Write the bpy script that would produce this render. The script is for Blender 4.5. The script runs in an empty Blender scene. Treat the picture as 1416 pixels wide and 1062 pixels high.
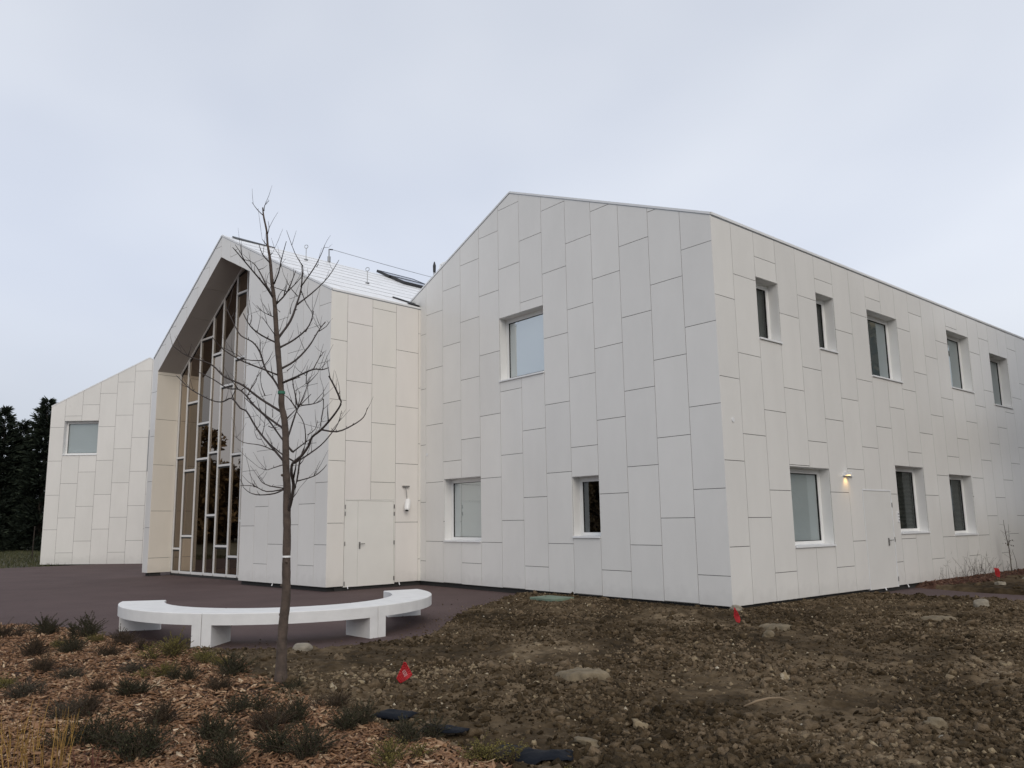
import bpy, math, random
import numpy as np
from mathutils import Vector, Matrix

D = bpy.data
scene = bpy.context.scene
COL = scene.collection
rad = math.radians

# ------------------------------------------------------------------ camera
cam_data = D.cameras.new('camera')
cam = D.objects.new('camera', cam_data)
COL.objects.link(cam)
cam_data.sensor_fit = 'HORIZONTAL'
cam_data.sensor_width = 36.0
cam_data.lens = 27.796
cam_data.shift_x = 0.025226
cam_data.shift_y = 0.012816
cam_data.clip_start = 0.05
cam_data.clip_end = 3000
CR = Vector((0.6354924696876096, 0.7720280230145818, -0.01104774413799518))
CU = Vector((0.12856800829577822, -0.09169988946801355, 0.9874519722570868))
CB = Vector((0.7613275170471635, -0.6289386790075406, -0.1575326944956208))
CAM = Vector((8.693869705689591, -13.024201394809804, 1.5716966786820412))
cam.matrix_world = Matrix(((CR.x, CU.x, CB.x, CAM.x), (CR.y, CU.y, CB.y, CAM.y), (CR.z, CU.z, CB.z, CAM.z), (0, 0, 0, 1)))
scene.camera = cam
scene.render.resolution_x = 1024
scene.render.resolution_y = 768

# ------------------------------------------------------------------ world: overcast winter sky
SUN_EL, SUN_AZ = 34.0, -24.0            # azimuth measured from +X towards +Y
world = D.worlds.new('World')
scene.world = world
world.use_nodes = True
nt = world.node_tree
nt.nodes.clear()
w_out = nt.nodes.new('ShaderNodeOutputWorld')
w_bg = nt.nodes.new('ShaderNodeBackground')
w_bg.inputs['Strength'].default_value = 0.1
sky = nt.nodes.new('ShaderNodeTexSky')
sky.sky_type = 'NISHITA'
sky.sun_disc = False
sky.sun_elevation = rad(SUN_EL)
sky.sun_rotation = rad(90 - SUN_AZ)
sky.air_density = 1.0
sky.dust_density = 2.0
tc = nt.nodes.new('ShaderNodeTexCoord')
mp = nt.nodes.new('ShaderNodeMapping')
mp.inputs['Scale'].default_value = (1.0, 1.0, 1.9)
nz = nt.nodes.new('ShaderNodeTexNoise')
nz.inputs['Scale'].default_value = 1.35
nz.inputs['Detail'].default_value = 3.5
nz.inputs['Roughness'].default_value = 0.5
nz.inputs['Distortion'].default_value = 0.15
rp = nt.nodes.new('ShaderNodeValToRGB')
rp.color_ramp.elements[0].position = 0.33
rp.color_ramp.elements[0].color = (5.02, 5.42, 6.32, 1)
rp.color_ramp.elements[1].position = 0.68
rp.color_ramp.elements[1].color = (6.60, 6.90, 7.46, 1)
sep = nt.nodes.new('ShaderNodeSeparateXYZ')
hr = nt.nodes.new('ShaderNodeValToRGB')       # the deck is brightest a little above the horizon and greyer at it
hr.color_ramp.interpolation = 'EASE'
for pos, val in ((0.0, .72), (.30, 1.0), (.62, .88)):
    e = hr.color_ramp.elements[0] if pos == 0 else (hr.color_ramp.elements[1] if pos == .30 else hr.color_ramp.elements.new(pos))
    e.position = pos; e.color = (val, val, val, 1)
mul = nt.nodes.new('ShaderNodeVectorMath')
mul.operation = 'SCALE'
mixw = nt.nodes.new('ShaderNodeMix')
mixw.data_type = 'RGBA'
mixw.inputs['Factor'].default_value = 0.94
L = nt.links.new
L(tc.outputs['Generated'], mp.inputs['Vector'])
L(mp.outputs['Vector'], nz.inputs['Vector'])
L(nz.outputs['Fac'], rp.inputs['Fac'])
L(tc.outputs['Generated'], sep.inputs['Vector'])
L(sep.outputs['Z'], hr.inputs['Fac'])
L(rp.outputs['Color'], mul.inputs[0])
L(hr.outputs['Color'], mul.inputs['Scale'])
L(sky.outputs['Color'], mixw.inputs['A'])
L(mul.outputs['Vector'], mixw.inputs['B'])
L(mixw.outputs['Result'], w_bg.inputs['Color'])
L(w_bg.outputs['Background'], w_out.inputs['Surface'])

# ------------------------------------------------------------------ sun behind the cloud deck
sd = D.lights.new('sun', 'SUN')
sd.energy = 0.85
sd.angle = rad(40)
sd.color = (1.0, 0.90, 0.76)
sun = D.objects.new('sun', sd)
COL.objects.link(sun)
sdir = Vector((math.cos(rad(SUN_EL)) * math.cos(rad(SUN_AZ)), math.cos(rad(SUN_EL)) * math.sin(rad(SUN_AZ)), math.sin(rad(SUN_EL))))
sun.rotation_euler = sdir.to_track_quat('Z', 'Y').to_euler()
sun.location = sdir * 60

scene.view_settings.view_transform = 'Standard'
scene.view_settings.look = 'None'
scene.view_settings.exposure = 0.42
scene.view_settings.gamma = 1.0
scene.render.engine = 'CYCLES'
scene.cycles.use_denoising = True
scene.cycles.max_bounces = 8

# ------------------------------------------------------------------ object helpers
def tag(o, label=None, cat=None, group=None, kind=None):
    if label: o['label'] = label
    if cat: o['category'] = cat
    if group: o['group'] = group
    if kind: o['kind'] = kind
    return o

WORLD_BUILT = set()
def thing(name, label, cat, loc=(0, 0, 0), rz=0.0, group=None, in_place=False):
    o = D.objects.new(name, None)
    COL.objects.link(o)
    o.location = loc
    o.rotation_euler = (0, 0, rz)
    o.empty_display_size = 0.2
    if in_place: WORLD_BUILT.add(o.name)
    return tag(o, label, cat, group)

def link_mesh(name, me, mat, parent=None, smooth=False):
    o = D.objects.new(name, me)
    COL.objects.link(o)
    for m in (mat if isinstance(mat, (list, tuple)) else [mat]):
        me.materials.append(m)
    if parent is not None:
        o.parent = parent
        if parent.name in WORLD_BUILT:             # parts modelled in place: undo the base offset
            o.matrix_parent_inverse = Matrix.Translation(parent.location).inverted()
    if smooth:
        me.polygons.foreach_set('use_smooth', [True] * len(me.polygons))
    return o

class MB:
    """mesh builder: faces collected in the thing's own coordinates"""
    def __init__(s):
        s.v, s.f, s.m, s.t = [], [], [], []
    def face(s, pts, mi=0, tone=1.0):
        b = len(s.v)
        s.v += [tuple(p) for p in pts]
        s.f.append(tuple(range(b, b + len(pts))))
        s.m.append(mi); s.t.append(tone)
    def hexa(s, p8, mi=0, tone=1.0):
        b = len(s.v)
        s.v += [tuple(p) for p in p8]
        for q in ((0, 3, 2, 1), (4, 5, 6, 7), (0, 1, 5, 4), (1, 2, 6, 5), (2, 3, 7, 6), (3, 0, 4, 7)):
            s.f.append(tuple(b + i for i in q)); s.m.append(mi); s.t.append(tone)
    def box(s, x0, x1, y0, y1, z0, z1, mi=0, tone=1.0):
        s.hexa([(x0, y0, z0), (x1, y0, z0), (x1, y1, z0), (x0, y1, z0), (x0, y0, z1), (x1, y0, z1), (x1, y1, z1), (x0, y1, z1)], mi, tone)
    def fbox(s, F, s0, s1, t0, t1, n0, n1, mi=0, tone=1.0):
        P = F.pt
        s.hexa([P(s0, t0, n0), P(s1, t0, n0), P(s1, t0, n1), P(s0, t0, n1), P(s0, t1, n0), P(s1, t1, n0), P(s1, t1, n1), P(s0, t1, n1)], mi, tone)
    def tube(s, pts, radii, seg=6, mi=0, tone=1.0, caps=True):
        pts = [Vector(p) for p in pts]
        n = len(pts)
        rings = []
        up = Vector((0.31, 0.17, 0.93))
        for i, p in enumerate(pts):
            d = (pts[min(i + 1, n - 1)] - pts[max(i - 1, 0)])
            if d.length < 1e-9: d = Vector((0, 0, 1))
            d.normalize()
            a = d.cross(up)
            if a.length < 1e-3: a = d.cross(Vector((1, 0, 0)))
            a.normalize(); c = d.cross(a)
            r = radii[i] if hasattr(radii, '__len__') else radii
            b = len(s.v)
            for k in range(seg):
                t = 2 * math.pi * k / seg
                s.v.append(tuple(p + a * (r * math.cos(t)) + c * (r * math.sin(t))))
            rings.append(b)
        for i in range(n - 1):
            for k in range(seg):
                k2 = (k + 1) % seg
                s.f.append((rings[i] + k, rings[i] + k2, rings[i + 1] + k2, rings[i + 1] + k)); s.m.append(mi); s.t.append(tone)
        if caps:
            s.f.append(tuple(rings[0] + k for k in range(seg))[::-1]); s.m.append(mi); s.t.append(tone)
            s.f.append(tuple(rings[-1] + k for k in range(seg))); s.m.append(mi); s.t.append(tone)
    def build(s, name, mat, parent=None, smooth=False, fix=True):
        me = D.meshes.new(name)
        me.from_pydata(s.v, [], s.f)
        if any(s.m): me.polygons.foreach_set('material_index', s.m)
        a = me.attributes.new('tone', 'FLOAT', 'FACE')
        a.data.foreach_set('value', s.t)
        if fix:
            import bmesh
            bm = bmesh.new(); bm.from_mesh(me)
            bmesh.ops.recalc_face_normals(bm, faces=bm.faces)
            bm.to_mesh(me); bm.free()
        me.update()
        return link_mesh(name, me, mat, parent, smooth)

class Frame:
    """a plane: origin O, axes A (s) and B (t), outward normal N"""
    def __init__(s, O, A, B, N):
        s.O, s.A, s.B, s.N = Vector(O), Vector(A).normalized(), Vector(B).normalized(), Vector(N).normalized()
    def pt(s, a, b, n=0.0):
        return s.O + s.A * a + s.B * b + s.N * n

def np_mesh(name, verts, faces, mat, parent=None, smooth=False, tone=None, vcol=None):
    """big mesh from numpy arrays; faces all of one size"""
    me = D.meshes.new(name)
    nv, nf, k = len(verts), len(faces), faces.shape[1]
    me.vertices.add(nv)
    me.vertices.foreach_set('co', np.ascontiguousarray(verts, dtype=np.float32).ravel())
    me.loops.add(nf * k)
    me.loops.foreach_set('vertex_index', np.ascontiguousarray(faces, dtype=np.int32).ravel())
    me.polygons.add(nf)
    me.polygons.foreach_set('loop_start', np.arange(0, nf * k, k, dtype=np.int32))
    me.polygons.foreach_set('loop_total', np.full(nf, k, dtype=np.int32))
    if tone is not None:
        a = me.attributes.new('tone', 'FLOAT', 'POINT')
        a.data.foreach_set('value', np.ascontiguousarray(tone, dtype=np.float32))
    me.update(calc_edges=True)
    me.validate()
    return link_mesh(name, me, mat, parent, smooth)

# ------------------------------------------------------------------ materials
def mat_new(name):
    m = D.materials.new(name)
    m.use_nodes = True
    return m, m.node_tree, m.node_tree.nodes['Principled BSDF']

def simple(name, col, rough=0.6, metal=0.0, spec=0.5, bump=0.0, bscale=40.0, var=0.0, vscale=6.0):
    m, t, p = mat_new(name)
    p.inputs['Base Color'].default_value = (*col, 1)
    p.inputs['Roughness'].default_value = rough
    p.inputs['Metallic'].default_value = metal
    p.inputs['Specular IOR Level'].default_value = spec
    tcn = t.nodes.new('ShaderNodeTexCoord')
    if var > 0:
        n = t.nodes.new('ShaderNodeTexNoise'); n.inputs['Scale'].default_value = vscale; n.inputs['Detail'].default_value = 6
        t.links.new(tcn.outputs['Object'], n.inputs['Vector'])
        r = t.nodes.new('ShaderNodeValToRGB')
        r.color_ramp.elements[0].position = 0.3; r.color_ramp.elements[1].position = 0.7
        r.color_ramp.elements[0].color = (*[c * (1 - var) for c in col], 1)
        r.color_ramp.elements[1].color = (*[min(1, c * (1 + var)) for c in col], 1)
        t.links.new(n.outputs['Fac'], r.inputs['Fac']); t.links.new(r.outputs['Color'], p.inputs['Base Color'])
    if bump > 0:
        n = t.nodes.new('ShaderNodeTexNoise'); n.inputs['Scale'].default_value = bscale; n.inputs['Detail'].default_value = 5
        t.links.new(tcn.outputs['Object'], n.inputs['Vector'])
        b = t.nodes.new('ShaderNodeBump'); b.inputs['Strength'].default_value = bump; b.inputs['Distance'].default_value = 0.02
        t.links.new(n.outputs['Fac'], b.inputs['Height']); t.links.new(b.outputs['Normal'], p.inputs['Normal'])
    return m

def toned(name, ramp, rough=0.8, bump=0.0, bscale=60.0, nscale=20.0, nmix=0.3, spec=0.3):
    """colour picked by the per-piece 'tone' attribute (0..1) plus a little noise"""
    m, t, p = mat_new(name)
    p.inputs['Roughness'].default_value = rough
    p.inputs['Specular IOR Level'].default_value = spec
    at = t.nodes.new('ShaderNodeAttribute'); at.attribute_name = 'tone'
    tcn = t.nodes.new('ShaderNodeTexCoord')
    n = t.nodes.new('ShaderNodeTexNoise'); n.inputs['Scale'].default_value = nscale; n.inputs['Detail'].default_value = 6
    t.links.new(tcn.outputs['Object'], n.inputs['Vector'])
    ma = t.nodes.new('ShaderNodeMath'); ma.operation = 'MULTIPLY_ADD'
    ma.inputs[1].default_value = nmix
    t.links.new(n.outputs['Fac'], ma.inputs[0])
    sb = t.nodes.new('ShaderNodeMath'); sb.operation = 'SUBTRACT'; sb.inputs[1].default_value = nmix * 0.5
    t.links.new(at.outputs['Fac'], sb.inputs[0]); t.links.new(sb.outputs[0], ma.inputs[2])
    r = t.nodes.new('ShaderNodeValToRGB')
    els = r.color_ramp.elements
    while len(els) < len(ramp): els.new(0.5)
    for e, (pos, c) in zip(els, ramp): e.position = pos; e.color = (*c, 1)
    t.links.new(ma.outputs[0], r.inputs['Fac']); t.links.new(r.outputs['Color'], p.inputs['Base Color'])
    if bump > 0:
        n2 = t.nodes.new('ShaderNodeTexNoise'); n2.inputs['Scale'].default_value = bscale; n2.inputs['Detail'].default_value = 8
        t.links.new(tcn.outputs['Object'], n2.inputs['Vector'])
        b = t.nodes.new('ShaderNodeBump'); b.inputs['Strength'].default_value = bump; b.inputs['Distance'].default_value = 0.02
        t.links.new(n2.outputs['Fac'], b.inputs['Height']); t.links.new(b.outputs['Normal'], p.inputs['Normal'])
    return m

def cladding(name, c0, c1, rough):
    """white fibre cement board: tone differs from board to board, faint cloudiness, satin coat"""
    m, t, p = mat_new(name)
    at = t.nodes.new('ShaderNodeAttribute'); at.attribute_name = 'tone'
    mx = t.nodes.new('ShaderNodeMix'); mx.data_type = 'RGBA'
    mx.inputs['A'].default_value = (*c0, 1); mx.inputs['B'].default_value = (*c1, 1)
    t.links.new(at.outputs['Fac'], mx.inputs['Factor'])
    tcn = t.nodes.new('ShaderNodeTexCoord')
    n = t.nodes.new('ShaderNodeTexNoise'); n.inputs['Scale'].default_value = 1.3; n.inputs['Detail'].default_value = 7; n.inputs['Roughness'].default_value = 0.62
    mpn = t.nodes.new('ShaderNodeMapping'); mpn.inputs['Scale'].default_value = (1, 1, 0.45)
    t.links.new(tcn.outputs['Object'], mpn.inputs['Vector']); t.links.new(mpn.outputs['Vector'], n.inputs['Vector'])
    mr = t.nodes.new('ShaderNodeMapRange'); mr.inputs['From Min'].default_value = 0.3; mr.inputs['From Max'].default_value = 0.7
    mr.inputs['To Min'].default_value = 0.955; mr.inputs['To Max'].default_value = 1.02
    t.links.new(n.outputs['Fac'], mr.inputs['Value'])
    # splashed dirt: a ragged band low on the boards
    sp = t.nodes.new('ShaderNodeSeparateXYZ'); t.links.new(tcn.outputs['Object'], sp.inputs['Vector'])
    n3 = t.nodes.new('ShaderNodeTexNoise'); n3.inputs['Scale'].default_value = 5.0; n3.inputs['Detail'].default_value = 6
    t.links.new(tcn.outputs['Object'], n3.inputs['Vector'])
    ad = t.nodes.new('ShaderNodeMath'); ad.operation = 'MULTIPLY_ADD'; ad.inputs[1].default_value = -0.55
    t.links.new(n3.outputs['Fac'], ad.inputs[0]); t.links.new(sp.outputs['Z'], ad.inputs[2])
    dr = t.nodes.new('ShaderNodeMapRange'); dr.inputs['From Min'].default_value = -0.28; dr.inputs['From Max'].default_value = 0.02
    dr.inputs['To Min'].default_value = 0.90; dr.inputs['To Max'].default_value = 1.0
    t.links.new(ad.outputs[0], dr.inputs['Value'])
    m1 = t.nodes.new('ShaderNodeMath'); m1.operation = 'MULTIPLY'
    t.links.new(mr.outputs['Result'], m1.inputs[0]); t.links.new(dr.outputs['Result'], m1.inputs[1])
    sc = t.nodes.new('ShaderNodeVectorMath'); sc.operation = 'SCALE'
    t.links.new(mx.outputs['Result'], sc.inputs[0]); t.links.new(m1.outputs[0], sc.inputs['Scale'])
    t.links.new(sc.outputs['Vector'], p.inputs['Base Color'])
    p.inputs['Roughness'].default_value = rough
    p.inputs['Specular IOR Level'].default_value = 0.5
    n2 = t.nodes.new('ShaderNodeTexNoise'); n2.inputs['Scale'].default_value = 3.0; n2.inputs['Detail'].default_value = 3
    t.links.new(tcn.outputs['Object'], n2.inputs['Vector'])
    b = t.nodes.new('ShaderNodeBump'); b.inputs['Strength'].default_value = 0.05; b.inputs['Distance'].default_value = 0.02
    t.links.new(n2.outputs['Fac'], b.inputs['Height']); t.links.new(b.outputs['Normal'], p.inputs['Normal'])
    return m

def glass(name, tint, refl, refl_fac, rough=0.01, wavy=0.0):
    """coated pane: part mirror, the rest tinted see-through"""
    m = D.materials.new(name); m.use_nodes = True
    t = m.node_tree; t.nodes.clear()
    out = t.nodes.new('ShaderNodeOutputMaterial')
    tr = t.nodes.new('ShaderNodeBsdfTransparent'); tr.inputs['Color'].default_value = (*tint, 1)
    gl = t.nodes.new('ShaderNodeBsdfGlossy'); gl.inputs['Color'].default_value = (*refl, 1); gl.inputs['Roughness'].default_value = rough
    lw = t.nodes.new('ShaderNodeLayerWeight'); lw.inputs['Blend'].default_value = 0.35
    mr = t.nodes.new('ShaderNodeMapRange'); mr.inputs['To Min'].default_value = refl_fac; mr.inputs['To Max'].default_value = min(1, refl_fac + 0.42)
    t.links.new(lw.outputs['Fresnel'], mr.inputs['Value'])
    mx = t.nodes.new('ShaderNodeMixShader')
    t.links.new(mr.outputs['Result'], mx.inputs['Fac'])
    t.links.new(tr.outputs[0], mx.inputs[1]); t.links.new(gl.outputs[0], mx.inputs[2]); t.links.new(mx.outputs[0], out.inputs['Surface'])
    if wavy:
        tcn = t.nodes.new('ShaderNodeTexCoord'); n = t.nodes.new('ShaderNodeTexNoise'); n.inputs['Scale'].default_value = 1.2
        t.links.new(tcn.outputs['Object'], n.inputs['Vector'])
        b = t.nodes.new('ShaderNodeBump'); b.inputs['Strength'].default_value = wavy; b.inputs['Distance'].default_value = 0.05
        t.links.new(n.outputs['Fac'], b.inputs['Height']); t.links.new(b.outputs['Normal'], gl.inputs['Normal'])
    return m

M = {}
M['clad'] = cladding('white_cladding', (0.748, 0.738, 0.714), (0.79, 0.778, 0.750), 0.20)
M['clad_sunlit'] = cladding('sunlit_white_cladding', (0.78, 0.760, 0.712), (0.79, 0.760, 0.728), 0.34)  # white boards tinted warmer, the sunlight on this wall put into the colour
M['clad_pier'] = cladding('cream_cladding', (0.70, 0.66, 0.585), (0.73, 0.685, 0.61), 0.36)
M['clad_sunlit2'] = cladding('pale_cladding', (0.735, 0.718, 0.68), (0.77, 0.75, 0.712), 0.34)
M['roof'] = cladding('white_roof_board', (0.84, 0.85, 0.86), (0.87, 0.875, 0.88), 0.30)
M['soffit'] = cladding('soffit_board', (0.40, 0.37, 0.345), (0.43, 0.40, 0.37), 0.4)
M['backing'] = simple('dark_membrane', (0.035, 0.034, 0.033), 0.9)
M['flash'] = simple('white_metal', (0.78, 0.79, 0.80), 0.35, var=0.03, vscale=3)
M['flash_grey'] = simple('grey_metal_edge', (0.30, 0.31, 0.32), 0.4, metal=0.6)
M['frame'] = simple('window_white', (0.80, 0.80, 0.79), 0.3, var=0.02)
M['lining'] = simple('reveal_white', (0.78, 0.775, 0.76), 0.35, var=0.03, vscale=2)
M['door'] = simple('door_paint', (0.77, 0.76, 0.72), 0.32, var=0.025, vscale=1.5, bump=0.02, bscale=8)
M['door_grey'] = simple('door_paint_grey', (0.72, 0.715, 0.69), 0.32, var=0.025, vscale=1.5, bump=0.02, bscale=8)
M['dark'] = simple('dark_metal', (0.03, 0.03, 0.032), 0.45, metal=0.3)
M['steel'] = simple('brushed_steel', (0.30, 0.29, 0.28), 0.35, metal=0.9, bump=0.05)
M['mullion'] = simple('mullion_white', (0.74, 0.73, 0.71), 0.3, var=0.02)
M['gasket'] = simple('black_gasket', (0.012, 0.011, 0.01), 0.6)
M['glass_hall'] = glass('bronze_coated_glass', (0.40, 0.32, 0.24), (0.58, 0.505, 0.43), 0.36, wavy=0.015)
M['glass'] = glass('clear_coated_glass', (0.87, 0.90, 0.90), (0.70, 0.74, 0.76), 0.10, wavy=0.02)
M['glass_dark'] = glass('grey_coated_glass', (0.76, 0.79, 0.77), (0.62, 0.66, 0.65), 0.10, wavy=0.02)
M['glass_black'] = glass('dark_room_glass', (0.45, 0.46, 0.47), (0.30, 0.33, 0.36), 0.10, wavy=0.02)
M['glass_mirror'] = glass('mirror_coated_glass', (0.70, 0.76, 0.78), (0.76, 0.81, 0.82), 0.42, wavy=0.02)
M['film'] = simple('frosted_film', (0.55, 0.582, 0.585), 0.5, var=0.03, vscale=1.0)
M['room_dark'] = simple('dim_room', (0.10, 0.085, 0.07), 0.9, var=0.3, vscale=0.8)
M['room_wall'] = simple('room_plaster', (0.60, 0.52, 0.43), 0.9, var=0.1, vscale=0.8)
M['concrete_white'] = simple('white_cast_concrete', (0.745, 0.742, 0.73), 0.6, bump=0.10, bscale=60, var=0.05, vscale=5)
M['bulb'] = None

TRUNK = [[0.67,-9.219,-0.075,0.0605],[0.671,-9.218,0.273,0.0538],[0.675,-9.209,0.567,0.0504],[0.683,-9.192,0.804,0.047],[0.682,-9.195,1.044,0.0445],[0.68,-9.198,1.18,0.0428],[0.68,-9.199,1.477,0.042],[0.676,-9.207,1.72,0.0403],[0.675,-9.21,1.946,0.0403],[0.67,-9.22,2.101,0.0395],[0.665,-9.231,2.256,0.0378],[0.663,-9.235,2.412,0.037],[0.66,-9.242,2.569,0.0353],[0.653,-9.257,2.726,0.0336],[0.638,-9.288,2.884,0.0319],[0.636,-9.292,3.017,0.0319],[0.624,-9.318,3.282,0.0311],[0.609,-9.349,3.593,0.0302],[0.601,-9.366,3.795,0.0269],[0.591,-9.386,4.044,0.0235],[0.576,-9.417,4.271,0.0193],[0.565,-9.442,4.522,0.016],[0.55,-9.472,4.706,0.0126],[0.544,-9.487,4.868,0.0109],[0.528,-9.52,5.029,0.0092],[0.521,-9.533,5.141,0.0067]]
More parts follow.
